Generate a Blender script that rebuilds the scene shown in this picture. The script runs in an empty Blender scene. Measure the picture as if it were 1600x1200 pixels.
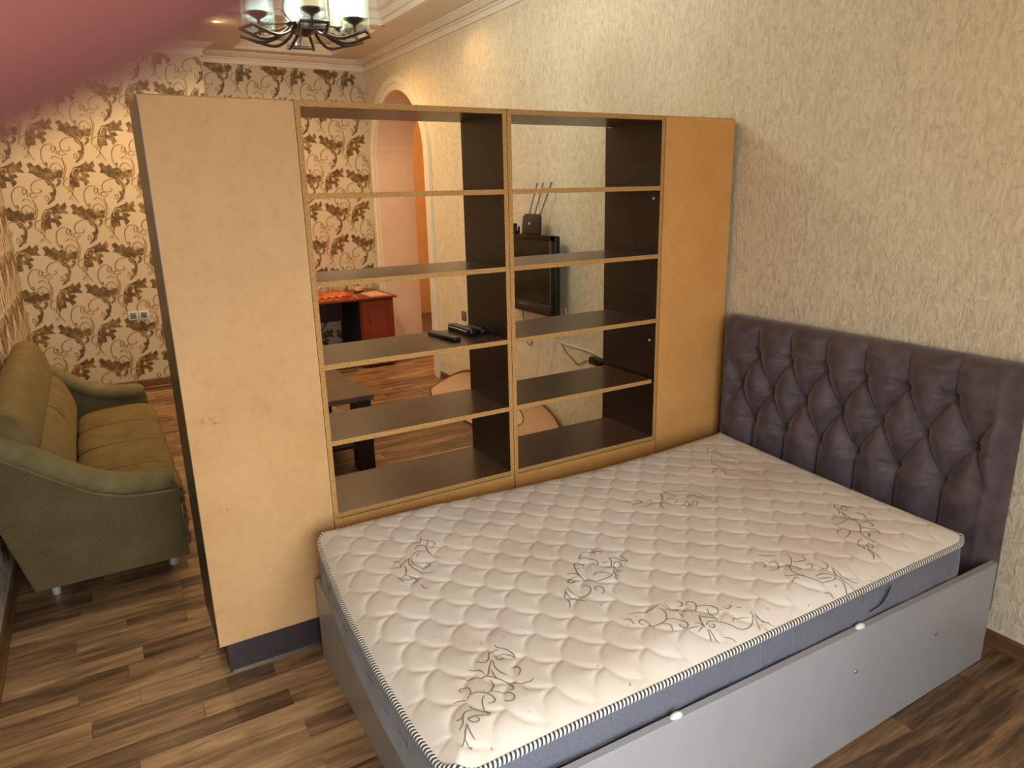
import bpy, bmesh, math, random
import numpy as np
from mathutils import Matrix, Vector, noise
random.seed(7)
sc = bpy.context.scene
COL = sc.collection
PI = math.pi

# ------------------------------------------------------------------ camera, world, big lights, exposure
cam_data = bpy.data.cameras.new('camera')
cam_data.sensor_width = 36.0
cam_data.lens = 1104.55 / 1600 * 36.0
cam_data.clip_start = 0.003
cam_data.dof.use_dof = True
cam_data.dof.focus_distance = 2.9
cam_data.dof.aperture_fstop = 12.5        # a phone lens: about 2 mm of aperture
cam = bpy.data.objects.new('camera', cam_data)
COL.objects.link(cam)
_r = Vector((0.50923, 0.86035, -0.02202)); _u = Vector((-0.21575, 0.15238, 0.96449)); _d = Vector((-0.83315, 0.48639, -0.26321))
cam.matrix_world = Matrix(((_r.x, _u.x, -_d.x, 2.60175), (_r.y, _u.y, -_d.y, -2.84516), (_r.z, _u.z, -_d.z, 1.78232), (0, 0, 0, 1)))
sc.camera = cam
world = bpy.data.worlds.new('daylight')
sc.world = world
world.use_nodes = True
wbg = world.node_tree.nodes['Background']
wbg.inputs[0].default_value = (0.75, 0.87, 1.0, 1)
wbg.inputs[1].default_value = 1.0
sc.view_settings.view_transform = 'Standard'
sc.view_settings.look = 'None'
sc.view_settings.gamma = 1.0
sc.view_settings.use_curve_mapping = False
sc.view_settings.exposure = 0.0

def light(name, kind, loc, energy, color, size=0.1, size_y=None, rot=(0, 0, 0), **kw):
    l = bpy.data.lights.new(name, kind)
    l.energy = energy; l.color = color
    if kind == 'AREA':
        l.size = size
        if size_y: l.shape = 'RECTANGLE'; l.size_y = size_y
    else:
        l.shadow_soft_size = size
    for k, v in kw.items(): setattr(l, k, v)
    o = bpy.data.objects.new(name, l); o.location = loc; o.rotation_euler = rot
    COL.objects.link(o)
    return o
# daylight through the big window in the wall behind the photographer (points to -x)
light('window_daylight', 'AREA', (3.57, -2.50, 1.40), 58, (0.90, 0.96, 1.0), 1.6, 1.5, (0, math.radians(58), 0), spread=math.radians(128))
WARM = (1.0, 0.62, 0.28)
for n, (x, y, z, e) in enumerate(((-3.94, -1.69, 3.12, 70), (-3.96, -0.83, 3.18, 60), (-2.7, -0.36, 3.12, 8), (-3.94, -2.75, 3.12, 50), (1.9, -0.9, 3.12, 26))):  # last entry is an added unseen lamp that brightens the textured wall
    light('spot_and_fill_light', 'SPOT', (x, y, z), e, WARM, 0.03, rot=(0, 0, 0), spot_size=math.radians(160), spot_blend=0.8)
for (x, y, z) in ((-3.94, -1.69, 3.095), (-3.96, -0.83, 3.19)):
    light('bulb_glow', 'POINT', (x, y, z), 2.2, WARM, 0.02)
light('hall_lamp', 'POINT', (-5.4, 1.25, 2.5), 36, (1.0, 0.66, 0.32), 0.12)

# ------------------------------------------------------------------ helpers
def tag(o, label=None, cat=None, group=None, kind=None):
    if label: o['label'] = label
    if cat: o['category'] = cat
    if group: o['group'] = group
    if kind: o['kind'] = kind
    return o

def empty(name, loc, label, cat, group=None, rz=0):
    o = bpy.data.objects.new(name, None)
    o.empty_display_size = 0.1
    o.location = loc; o.rotation_euler = (0, 0, rz)
    COL.objects.link(o)
    return tag(o, label, cat, group)

class MB:
    """collects vertices and faces of one mesh"""
    def __init__(s): s.v = []; s.f = []; s.uv = None; s.mi = []
    def add(s, v, f, mi=0):
        n = len(s.v); s.v += [tuple(p) for p in v]
        s.f += [tuple(i + n for i in q) for q in f]; s.mi += [mi] * len(f)
    def box(s, x0, x1, y0, y1, z0, z1, mi=0):
        s.add([(x0,y0,z0),(x1,y0,z0),(x1,y1,z0),(x0,y1,z0),(x0,y0,z1),(x1,y0,z1),(x1,y1,z1),(x0,y1,z1)],
              [(0,3,2,1),(4,5,6,7),(0,1,5,4),(1,2,6,5),(2,3,7,6),(3,0,4,7)], mi)
    def prism(s, poly, axis, a, b, mi=0):
        """poly: 2-D outline; axis 0: (y,z) along x, 1: (x,z) along y, 2: (x,y) along z"""
        def P(p, t): return (t, p[0], p[1]) if axis == 0 else (p[0], t, p[1]) if axis == 1 else (p[0], p[1], t)
        n = len(poly)
        v = [P(p, a) for p in poly] + [P(p, b) for p in poly]
        f = [tuple(range(n)), tuple(range(2*n-1, n-1, -1))] + [(i, i+n, (i+1) % n + n, (i+1) % n) for i in range(n)]
        s.add(v, f, mi)
    def tube(s, pts, r, n=8, mi=0, closed=False, r2=None, cap=True, up=None):
        pts = [Vector(p) for p in pts]; m = len(pts)
        rr = r if isinstance(r, (list, tuple)) else [r] * m
        k2 = 1.0 if r2 is None else r2 / (r if not isinstance(r, (list, tuple)) else r[0])
        v = []; prev = None
        for i, p in enumerate(pts):
            a = pts[(i-1) % m] if (closed or i > 0) else p
            b = pts[(i+1) % m] if (closed or i < m-1) else p
            t = (b - a).normalized() if (b - a).length > 1e-9 else Vector((0, 0, 1))
            if up is not None: q = Vector(up)
            elif prev is None: q = Vector((0, 0, 1)) if abs(t.z) < 0.9 else Vector((1, 0, 0))
            else: q = prev
            q = (q - t * q.dot(t)).normalized(); prev = q
            w = t.cross(q)
            for j in range(n):
                c = 2 * PI * j / n
                v.append(p + q * math.cos(c) * rr[i] * k2 + w * math.sin(c) * rr[i])
        f = []
        for i in range(m if closed else m - 1):
            for j in range(n):
                f.append((i*n+j, ((i+1) % m)*n+j, ((i+1) % m)*n+(j+1) % n, i*n+(j+1) % n))
        if cap and not closed:
            f.append(tuple(range(n-1, -1, -1))); f.append(tuple((m-1)*n+j for j in range(n)))
        s.add(v, f, mi)
    def lathe(s, prof, n=24, c=(0, 0, 0), mi=0):
        v = []; m = len(prof)
        for r, z in prof:
            for j in range(n):
                a = 2*PI*j/n; v.append((c[0]+r*math.cos(a), c[1]+r*math.sin(a), c[2]+z))
        f = [(i*n+j, i*n+(j+1) % n, (i+1)*n+(j+1) % n, (i+1)*n+j) for i in range(m-1) for j in range(n)]
        if prof[0][0] > 1e-6: f.append(tuple(range(n-1, -1, -1)))
        if prof[-1][0] > 1e-6: f.append(tuple((m-1)*n+j for j in range(n)))
        s.add(v, f, mi)
    def build(s, name, mats, parent=None, smooth=None, bevel=0, seg=2, shift=(0, 0, 0), recalc=True):
        me = bpy.data.meshes.new(name)
        me.from_pydata([(p[0]-shift[0], p[1]-shift[1], p[2]-shift[2]) for p in s.v], [], s.f)
        if not isinstance(mats, (list, tuple)): mats = [mats]
        for m in mats: me.materials.append(m)
        if len(mats) > 1: me.polygons.foreach_set('material_index', s.mi)
        bm = bmesh.new(); bm.from_mesh(me)
        if recalc: bmesh.ops.recalc_face_normals(bm, faces=bm.faces)
        if bevel:
            bmesh.ops.bevel(bm, geom=[e for e in bm.edges if len(e.link_faces) == 2 and e.calc_face_angle(0) > 0.5], offset=bevel, segments=seg, affect='EDGES', profile=0.5, clamp_overlap=True)
        bm.to_mesh(me); bm.free()
        if smooth is not None or bevel:
            me.polygons.foreach_set('use_smooth', [True] * len(me.polygons))
            me.set_sharp_from_angle(angle=math.radians(smooth if smooth else 35))
        me.update()
        o = bpy.data.objects.new(name, me); COL.objects.link(o)
        if parent is not None:
            o.parent = parent
        return o

def part(name, mb, mats, parent, **kw):
    """mesh given in world metres, made a child of PARENT (an empty with only a location)"""
    p = parent; off = Vector((0, 0, 0))
    while p is not None: off += p.location; p = p.parent
    return mb.build(name, mats, parent, shift=off, **kw)

def smooth_path(pts, k=6, closed=False):
    P = [Vector(p) for p in pts]; n = len(P); out = []
    if n < 3: return P
    for i in range(n if closed else n-1):
        p1, p2 = P[i], P[(i+1) % n]
        p0 = P[i-1] if (closed or i > 0) else p1 * 2 - p2
        p3 = P[(i+2) % n] if (closed or i < n-2) else p2 * 2 - p1
        for j in range(k):
            t = j / k
            out.append(0.5 * ((2*p1) + (p2-p0)*t + (2*p0-5*p1+4*p2-p3)*t*t + (3*p1-p0-3*p2+p3)*t*t*t))
    if not closed: out.append(P[-1])
    return out

def grid_mesh(name, V, nu, nv, mat, parent=None, smooth=True, closed_u=False):
    """V: array (nu, nv, 3)"""
    me = bpy.data.meshes.new(name)
    idx = np.arange(nu*nv).reshape(nu, nv)
    a = idx[:-1, :-1].ravel(); b = idx[1:, :-1].ravel(); c = idx[1:, 1:].ravel(); d = idx[:-1, 1:].ravel()
    F = np.stack([a, b, c, d], 1)
    if closed_u:
        F = np.concatenate([F, np.stack([idx[-1, :-1], idx[0, :-1], idx[0, 1:], idx[-1, 1:]], 1)])
    nf = len(F)
    me.vertices.add(nu*nv); me.vertices.foreach_set('co', np.ascontiguousarray(V.reshape(-1, 3), dtype=np.float32).ravel())
    me.loops.add(nf*4); me.loops.foreach_set('vertex_index', F.astype(np.int32).ravel())
    me.polygons.add(nf); me.polygons.foreach_set('loop_start', np.arange(0, nf*4, 4, dtype=np.int32))
    me.update(calc_edges=True); me.validate()
    me.polygons.foreach_set('use_smooth', [smooth]*nf)
    me.materials.append(mat)
    o = bpy.data.objects.new(name, me); COL.objects.link(o)
    if parent is not None:
        o.parent = parent
    return o

# ------------------------------------------------------------------ materials
def srgb(r, g, b):
    f = lambda c: (c/255/12.92) if c/255 <= 0.04045 else ((c/255+0.055)/1.055)**2.4
    return (f(r), f(g), f(b), 1.0)

class NT:
    def __init__(s, name):
        s.m = bpy.data.materials.new(name); s.m.use_nodes = True
        s.t = s.m.node_tree; s.b = s.t.nodes['Principled BSDF']
    def n(s, typ, **kw):
        nd = s.t.nodes.new(typ)
        for k, v in kw.items():
            if k.startswith('i_'): nd.inputs[int(k[2:])].default_value = v
            else: setattr(nd, k, v)
        return nd
    def link(s, a, b): s.t.links.new(a, b)
    def math(s, op, a, b=None, c=None, clamp=False):
        nd = s.n('ShaderNodeMath', operation=op, use_clamp=clamp)
        for i, x in enumerate((a, b, c)):
            if x is None: continue
            if isinstance(x, (int, float)): nd.inputs[i].default_value = x
            else: s.link(x, nd.inputs[i])
        return nd.outputs[0]
    def mix(s, fac, a, b, blend='MIX'):
        nd = s.n('ShaderNodeMix', data_type='RGBA', blend_type=blend)
        for i, x in ((0, fac), (6, a), (7, b)):
            if isinstance(x, (int, float, tuple)): nd.inputs[i].default_value = x
            else: s.link(x, nd.inputs[i])
        return nd.outputs[2]
    def coord(s, kind='pos', scale=(1, 1, 1), rot=(0, 0, 0), loc=(0, 0, 0)):
        if kind == 'pos': o = s.n('ShaderNodeNewGeometry').outputs['Position']
        elif kind == 'uv': o = s.n('ShaderNodeUVMap').outputs[0]
        else: o = s.n('ShaderNodeTexCoord').outputs['Object']
        mp = s.n('ShaderNodeMapping'); s.link(o, mp.inputs[0])
        mp.inputs[1].default_value = loc; mp.inputs[2].default_value = rot; mp.inputs[3].default_value = scale
        return mp.outputs[0]
    def noise(s, vec, scale, detail=3, rough=0.5, dist=0.0):
        nd = s.n('ShaderNodeTexNoise'); s.link(vec, nd.inputs['Vector'])
        nd.inputs['Scale'].default_value = scale; nd.inputs['Detail'].default_value = detail
        nd.inputs['Roughness'].default_value = rough; nd.inputs['Distortion'].default_value = dist
        return nd.outputs[0]
    def ramp(s, fac, stops):
        nd = s.n('ShaderNodeValToRGB'); cr = nd.color_ramp
        while len(cr.elements) < len(stops): cr.elements.new(0.5)
        for e, (p, c) in zip(cr.elements, stops):
            e.position = p; e.color = c if len(c) == 4 else (*c, 1)
        s.link(fac, nd.inputs[0]); return nd.outputs[0]
    def map(s, v, a, b, c=0.0, d=1.0):
        nd = s.n('ShaderNodeMapRange'); s.link(v, nd.inputs[0])
        for i, x in enumerate((a, b, c, d)): nd.inputs[i+1].default_value = x
        return nd.outputs[0]
    def col(s, c):
        if isinstance(c, tuple): s.b.inputs['Base Color'].default_value = c
        else: s.link(c, s.b.inputs['Base Color'])
    def bump(s, h, strength=0.5, dist=0.01):
        nd = s.n('ShaderNodeBump'); nd.inputs['Strength'].default_value = strength; nd.inputs['Distance'].default_value = dist
        s.link(h, nd.inputs['Height']); s.link(nd.outputs[0], s.b.inputs['Normal'])
    def set(s, **kw):
        for k, v in kw.items():
            s.b.inputs[{'rough': 'Roughness', 'metal': 'Metallic', 'spec': 'Specular IOR Level', 'sheen': 'Sheen Weight', 'sheenr': 'Sheen Roughness', 'trans': 'Transmission Weight', 'ior': 'IOR', 'es': 'Emission Strength', 'ec': 'Emission Color', 'coat': 'Coat Weight', 'st': 'Sheen Tint'}[k]].default_value = v
        return s

def plain(name, c, rough=0.5, var=0.0, scale=30, bump=0.0, **kw):
    t = NT(name); cc = srgb(*c)
    if var or bump:
        nz = t.noise(t.coord('pos'), scale, 4)
        if var:
            lo = tuple(x*(1-var) for x in cc[:3]) + (1,); hi = tuple(min(1, x*(1+var)) for x in cc[:3]) + (1,)
            t.col(t.mix(t.map(nz, 0.3, 0.7), lo, hi))
        else: t.col(cc)
        if bump: t.bump(nz, bump, 0.003)
    else: t.col(cc)
    t.set(rough=rough, **kw)
    return t.m

def make_wallpaper_rib():
    t = NT('ribbed_wallpaper')
    v = t.coord('pos', (1, 1, 0.40))
    big = t.noise(v, 9, 2)
    add = t.n('ShaderNodeVectorMath', operation='MULTIPLY_ADD')
    nz = t.n('ShaderNodeTexNoise'); t.link(v, nz.inputs['Vector']); nz.inputs['Scale'].default_value = 26; nz.inputs['Detail'].default_value = 2
    t.link(nz.outputs[1], add.inputs[0]); add.inputs[1].default_value = (0.05, 0.0, 0.06); t.link(v, add.inputs[2])
    a = t.noise(add.outputs[0], 36, 2, 0.55)
    rid = t.math('SUBTRACT', 1.0, t.math('MULTIPLY', t.math('ABSOLUTE', t.math('SUBTRACT', a, 0.5)), 9.0), clamp=True)
    b = t.noise(add.outputs[0], 58, 2, 0.5)
    rid2 = t.math('SUBTRACT', 1.0, t.math('MULTIPLY', t.math('ABSOLUTE', t.math('SUBTRACT', b, 0.5)), 8.0), clamp=True)
    r = t.math('MAXIMUM', rid, t.math('MULTIPLY', rid2, 0.6))
    fine = t.noise(t.coord('pos', (1, 1, 0.12)), 240, 2)
    base = t.mix(t.map(big, 0.3, 0.7), srgb(212, 197, 168), srgb(224, 208, 178))
    c = t.mix(r, base, srgb(250, 236, 206))
    c = t.mix(t.map(fine, 0.2, 0.8, 0, 0.22), c, srgb(150, 138, 112))
    t.col(c); t.set(rough=0.6, spec=0.3)
    t.bump(t.math('ADD', r, t.math('MULTIPLY', fine, 0.25)), 0.45, 0.005)
    return t.m

def make_paper_plain():
    t = NT('damask_ground')
    n1 = t.noise(t.coord('pos', (1, 1, 1)), 170, 3)
    n2 = t.noise(t.coord('pos'), 2.2, 2)
    c = t.mix(t.map(n1, 0.3, 0.7), srgb(206, 190, 164), srgb(220, 205, 180))
    t.col(t.mix(t.map(n2, 0.3, 0.7, 0, 0.3), c, srgb(212, 196, 166)))
    t.set(rough=0.6, spec=0.3); t.bump(n1, 0.25, 0.002)
    return t.m

def make_leaf():
    t = NT('damask_leaf')
    n1 = t.noise(t.coord('pos'), 22, 3, 0.6); n2 = t.noise(t.coord('pos'), 130, 2)
    f = t.math('ADD', n1, t.math('MULTIPLY', t.math('SUBTRACT', n2, 0.5), 0.3))
    t.col(t.ramp(f, [(0.36, srgb(92, 70, 36)), (0.52, srgb(122, 96, 54)), (0.70, srgb(172, 144, 98))]))
    t.set(rough=0.5, spec=0.4); t.bump(n2, 0.3, 0.002)
    return t.m

def make_wood_floor(attr_type):
    t = NT('laminate_plank' if attr_type == 'OBJECT' else 'laminate_far')
    at = t.n('ShaderNodeAttribute', attribute_type=attr_type, attribute_name='tone')
    tone = at.outputs['Fac']
    comb = t.n('ShaderNodeCombineXYZ'); t.link(t.math('MULTIPLY', tone, 37.0), comb.inputs[0]); t.link(t.math('MULTIPLY', tone, 91.0), comb.inputs[1])
    va = t.n('ShaderNodeVectorMath', operation='ADD'); t.link(t.coord('pos', (1, 0.085, 1)), va.inputs[0]); t.link(comb.outputs[0], va.inputs[1])
    g1 = t.noise(va.outputs[0], 26, 4, 0.6, 0.6)
    g2 = t.noise(va.outputs[0], 110, 3, 0.6)
    vb = t.n('ShaderNodeVectorMath', operation='ADD'); t.link(t.coord('pos', (1, 0.3, 1)), vb.inputs[0]); t.link(comb.outputs[0], vb.inputs[1])
    g3 = t.noise(vb.outputs[0], 9, 2)
    f = t.math('ADD', t.math('ADD', t.math('MULTIPLY', g1, 1.0), -0.2), t.math('MULTIPLY', g2, 0.34))
    f = t.math('ADD', f, t.math('MULTIPLY', t.math('SUBTRACT', tone, 0.5), 0.30))
    f = t.math('ADD', f, t.math('MULTIPLY', t.math('SUBTRACT', g3, 0.5), 0.30))
    c = t.ramp(f, [(0.22, srgb(74, 53, 36)), (0.40, srgb(118, 89, 61)), (0.58, srgb(158, 123, 86)), (0.80, srgb(198, 163, 118))])
    t.col(c); t.set(rough=0.36, spec=0.45); t.bump(g2, 0.12, 0.002)
    return t.m

def make_mdf(name, a, b, scuffs=()):
    t = NT(name)
    p = t.coord('pos')
    n1 = t.noise(p, 3.5, 4, 0.6); n2 = t.noise(p, 28, 4, 0.65); n3 = t.noise(p, 160, 2)
    c = t.mix(t.map(n1, 0.3, 0.7), srgb(*a), srgb(*b))
    c = t.mix(t.map(n2, 0.50, 0.85, 0, 0.22), c, srgb(168, 118, 66))
    c = t.mix(t.map(n3, 0.66, 0.78, 0, 0.35), c, srgb(120, 84, 46))
    for (y, z, ry, rz) in scuffs:
        sv = t.n('ShaderNodeVectorMath', operation='SUBTRACT'); t.link(p, sv.inputs[0]); sv.inputs[1].default_value = (0, y, z)
        mv = t.n('ShaderNodeVectorMath', operation='MULTIPLY'); t.link(sv.outputs[0], mv.inputs[0]); mv.inputs[1].default_value = (0, 1/ry, 1/rz)
        ln = t.n('ShaderNodeVectorMath', operation='LENGTH'); t.link(mv.outputs[0], ln.inputs[0])
        near = t.map(ln.outputs['Value'], 1.0, 0.5)
        f = t.math('MULTIPLY', near, t.map(t.noise(p, 70, 4, 0.7), 0.50, 0.60))
        c = t.mix(t.math('MULTIPLY', f, 0.6), c, srgb(96, 76, 52))
    t.col(c); t.set(rough=0.62, spec=0.3)
    return t.m

def make_chipboard():
    t = NT('chipboard_edge'); p = t.coord('pos')
    n1 = t.noise(p, 190, 3, 0.7); n2 = t.noise(p, 60, 3)
    c = t.ramp(n1, [(0.36, srgb(128, 86, 40)), (0.47, srgb(192, 146, 88)), (0.66, srgb(214, 172, 114))])
    t.col(t.mix(t.map(n2, 0.35, 0.7, 0, 0.35), c, srgb(176, 126, 66))); t.set(rough=0.75, spec=0.2); t.bump(n1, 0.3, 0.002)
    return t.m

def make_wenge(name='wenge_laminate', a=(34, 22, 18), b=(58, 42, 34), rough=0.34):
    t = NT(name)
    g = t.noise(t.coord('pos', (0.06, 1, 1)), 60, 4, 0.6); g2 = t.noise(t.coord('pos', (1, 1, 0.05)), 60, 4, 0.6)
    t.col(t.mix(t.map(t.math('ADD', t.math('MULTIPLY', g, .5), t.math('MULTIPLY', g2, .5)), 0.35, 0.65), srgb(*a), srgb(*b)))
    t.set(rough=rough, spec=0.5); return t.m

def make_velvet():
    t = NT('grey_velvet'); n = t.noise(t.coord('pos'), 14, 4, 0.6); n2 = t.noise(t.coord('pos'), 320, 2)
    t.col(t.mix(t.map(n, 0.3, 0.7), srgb(74, 62, 65), srgb(104, 90, 93)))
    t.set(rough=0.60, spec=0.34, sheen=1.0, sheenr=0.30); t.b.inputs['Sheen Tint'].default_value = srgb(225, 212, 222)
    t.bump(n2, 0.06, 0.001); return t.m

def make_sofa(name, a, b, weave):
    t = NT(name); p = t.coord('pos')
    n = t.noise(p, 7, 4, 0.6)
    c = t.mix(t.map(n, 0.3, 0.7), srgb(*a), srgb(*b))
    if weave:
        q1 = t.n('ShaderNodeTexWave', wave_type='BANDS', bands_direction='DIAGONAL'); t.link(t.coord('pos', (0.0, 1, 1)), q1.inputs[0]); q1.inputs['Scale'].default_value = 36
        q2 = t.n('ShaderNodeTexWave', wave_type='BANDS', bands_direction='DIAGONAL'); t.link(t.coord('pos', (0.0, -1, 1)), q2.inputs[0]); q2.inputs['Scale'].default_value = 36
        w = t.math('MULTIPLY', q1.outputs[1], q2.outputs[1])
        c = t.mix(t.map(w, 0.35, 0.8, 0, 0.35), c, srgb(150, 138, 100)); t.bump(w, 0.25, 0.003)
    else:
        t.bump(t.noise(p, 120, 3), 0.15, 0.002)
    t.col(c); t.set(rough=0.85, spec=0.15, sheen=0.12, sheenr=0.5); t.b.inputs['Sheen Tint'].default_value = srgb(170, 150, 100); return t.m

def make_mattress_top():
    t = NT('mattress_ticking'); p = t.coord('pos')
    n1 = t.noise(p, 2.3, 3, 0.6); n2 = t.noise(p, 48, 2); n3 = t.noise(p, 420, 2)
    c = t.mix(t.map(n1, 0.35, 0.7), srgb(224, 213, 200), srgb(208, 193, 172))
    c = t.mix(t.map(n2, 0.72, 0.76, 0, 0.6), c, srgb(120, 100, 84))
    for (x, y, r, k) in ((1.02, -2.06, 0.16, 0.5), (0.62, -0.45, 0.18, 0.45), (1.15, -1.45, 0.13, 0.35)):
        sv = t.n('ShaderNodeVectorMath', operation='DISTANCE'); t.link(p, sv.inputs[0]); sv.inputs[1].default_value = (x, y, 0.575)
        c = t.mix(t.math('MULTIPLY', t.map(sv.outputs['Value'], r, r*0.3), t.map(t.noise(p, 9, 3), 0.35, 0.7, 0, k)), c, srgb(158, 122, 88))
    t.col(c); t.set(rough=0.8, spec=0.25, sheen=0.35); t.bump(n3, 0.15, 0.001); return t.m

def make_border():
    t = NT('mattress_border'); p = t.coord('pos')
    w1 = t.n('ShaderNodeTexWave', wave_type='BANDS', bands_direction='Z'); t.link(p, w1.inputs[0]); w1.inputs['Scale'].default_value = 120
    br = t.n('ShaderNodeTexBrick'); t.link(t.coord('pos', (1, 1, 1), (PI/2, 0, 0)), br.inputs[0])
    n = t.noise(p, 300, 2)
    c = t.mix(t.map(n, 0.3, 0.7), srgb(82, 84, 94), srgb(112, 114, 126))
    t.col(c); t.set(rough=0.75, sheen=0.3); t.bump(w1.outputs[1], 0.2, 0.002); return t.m

def make_piping():
    t = NT('striped_piping')
    uv = t.n('ShaderNodeUVMap').outputs[0]; sp = t.n('ShaderNodeSeparateXYZ'); t.link(uv, sp.inputs[0])
    s_ = t.math('SINE', t.math('ADD', t.math('MULTIPLY', sp.outputs[0], 2*PI/0.0120), t.math('MULTIPLY', sp.outputs[1], 2*PI)))
    t.col(t.mix(t.map(s_, -0.25, 0.25), srgb(40, 40, 44), srgb(232, 228, 218))); t.set(rough=0.6, sheen=0.2); t.bump(s_, 0.3, 0.002); return t.m

def emit(name, c, strength):
    t = NT(name); t.col(srgb(*c)); t.set(es=strength, ec=srgb(*c), rough=0.4); return t.m

def glass(name, c=(255, 255, 255), rough=0.02):
    t = NT(name); g = t.n('ShaderNodeBsdfGlass'); g.inputs[0].default_value = srgb(*c); g.inputs['Roughness'].default_value = rough; g.inputs['IOR'].default_value = 1.3
    tr = t.n('ShaderNodeBsdfTransparent'); tr.inputs[0].default_value = srgb(*c)
    mx = t.n('ShaderNodeMixShader'); mx.inputs[0].default_value = 0.75
    t.link(g.outputs[0], mx.inputs[1]); t.link(tr.outputs[0], mx.inputs[2])
    t.link(mx.outputs[0], t.t.nodes['Material Output'].inputs[0]); return t.m

M = dict(rib=make_wallpaper_rib(), paper=make_paper_plain(), leaf=make_leaf(),
    curl_dark=plain('damask_curl_dark', (128, 100, 58), 0.55, 0.15, 60), curl_highlight=plain('damask_curl_highlight', (214, 190, 142), 0.42, 0.1, 60),  # dark print doubles as emboss shadow, light ribbon is a painted highlight
    plank=make_wood_floor('OBJECT'), plank_far=make_wood_floor('GEOMETRY'), underlay=plain('floor_joint', (66, 46, 30), 0.8),
    white=plain('ceiling_paint', (226, 214, 196), 0.7, 0.03, 4), crown=plain('crown_paint', (236, 224, 204), 0.5, 0.03, 6),
    cream=plain('arch_cream_paint', (232, 208, 180), 0.6, 0.04, 5), orange=plain('hall_orange_paint', (226, 164, 92), 0.6, 0.05, 4), trimw=plain('arch_trim_white', (238, 228, 208), 0.45, 0.03, 8),
    base=plain('baseboard_wood', (110, 76, 46), 0.45, 0.25, 24),
    mdf=make_mdf('hardboard_back', (220, 176, 122), (208, 162, 108), ((-2.565, 1.02, 0.05, 0.018), (-2.574, 0.677, 0.04, 0.009))),
    mdf_shade_tint=make_mdf('hardboard_back_shade_tint', (230, 172, 102), (218, 160, 90)),  # same hardboard, its orange tint stands for weaker window light on these panels
    chip=make_chipboard(), wenge=make_wenge(), wshelf_sheen=make_wenge('wenge_shelf_sheen', (66, 48, 36), (88, 66, 50), 0.30), plinth=plain('plinth_laminate', (58, 48, 50), 0.4, 0.12, 20), silver=plain('silver_strip', (170, 170, 175), 0.3, metal=0.9),  # shelf wenge is lightened so its colour carries the grazing reflection
    velvet=make_velvet(), vbutton=plain('velvet_button', (70, 58, 60), 0.7, sheen=0.6), greypanel=plain('grey_laminate', (158, 157, 158), 0.33, 0.04, 5), darkgap=plain('near_black', (30, 26, 26), 0.8),
    mtop=make_mattress_top(), mborder=make_border(), piping=make_piping(), print=plain('mattress_print', (128, 112, 98), 0.7, 0.2, 400), padw=plain('white_plastic', (226, 226, 214), 0.35),
    sofa_v=make_sofa('sofa_velour', (108, 90, 54), (130, 110, 68), False), sofa_w=make_sofa('sofa_weave', (88, 76, 48), (104, 92, 60), True), sofa_a=make_sofa('sofa_arm_velour', (104, 94, 60), (130, 118, 80), False),
    sofa_leg=plain('sofa_leg_metal', (190, 188, 190), 0.35, metal=0.3), torn=plain('torn_stuffing', (112, 78, 52), 0.95, 0.4, 60, 0.8),
    red=plain('mahogany_veneer', (128, 48, 26), 0.32, 0.2, 9), reddark=plain('mahogany_dark', (70, 34, 26), 0.4, 0.15, 12), table=plain('coffee_table_wood', (92, 70, 52), 0.4, 0.2, 18), tabledark=plain('coffee_table_leg', (40, 30, 28), 0.4, 0.1, 18),
    rug=plain('rug_pile_beige', (196, 164, 132), 0.95, 0.1, 40, 0.5), rug2=plain('rug_pile_light', (214, 188, 152), 0.95, 0.08, 40, 0.5), rugedge=plain('rug_binding', (112, 72, 46), 0.8), rugred=plain('rug_red', (150, 74, 52), 0.9, 0.1, 40),
    black=plain('black_plastic', (18, 17, 18), 0.3), blacks=plain('black_gloss', (10, 10, 11), 0.12), router=plain('router_plastic', (56, 42, 44), 0.35), grey=plain('antenna_grey', (128, 124, 118), 0.5), wcord=plain('white_cord', (226, 220, 208), 0.45),
    button=plain('remote_keys', (120, 118, 116), 0.4), led=plain('router_badge', (225, 225, 225), 0.3),
    sockw=plain('socket_white', (222, 222, 222), 0.35), sockg=plain('socket_grey', (120, 122, 126), 0.4), sockb=plain('socket_brown', (104, 92, 78), 0.4),
    bronze=plain('chandelier_bronze', (96, 84, 76), 0.28, metal=0.7), glass=glass('clear_glass', (253, 255, 254)), lamp_on=emit('lit_candle', (226, 255, 244), 2.6), lamp_unlit_glow=emit('pale_candle_glow', (236, 226, 176), 0.55), spotglow=emit('spot_bulb', (255, 226, 160), 20.0),  # unlit candle sleeves are given a faint glow of their own
    pane=glass('window_pane'), wframe=plain('window_plastic', (240, 240, 240), 0.35), pink=plain('pink_cloth', (206, 160, 130), 0.9, 0.08, 40))
def make_gingham():
    t = NT('checked_cloth'); p = t.coord('pos', (1, 1, 0.5))
    ch = t.n('ShaderNodeTexChecker'); t.link(p, ch.inputs[0]); ch.inputs['Scale'].default_value = 26
    ch.inputs[1].default_value = srgb(184, 66, 34); ch.inputs[2].default_value = srgb(214, 140, 84)
    n = t.noise(p, 12, 2); t.col(t.mix(t.map(n, 0.52, 0.6), ch.outputs[0], srgb(186, 56, 26))); t.set(rough=0.85); return t.m
M['gingham'] = make_gingham()

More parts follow.
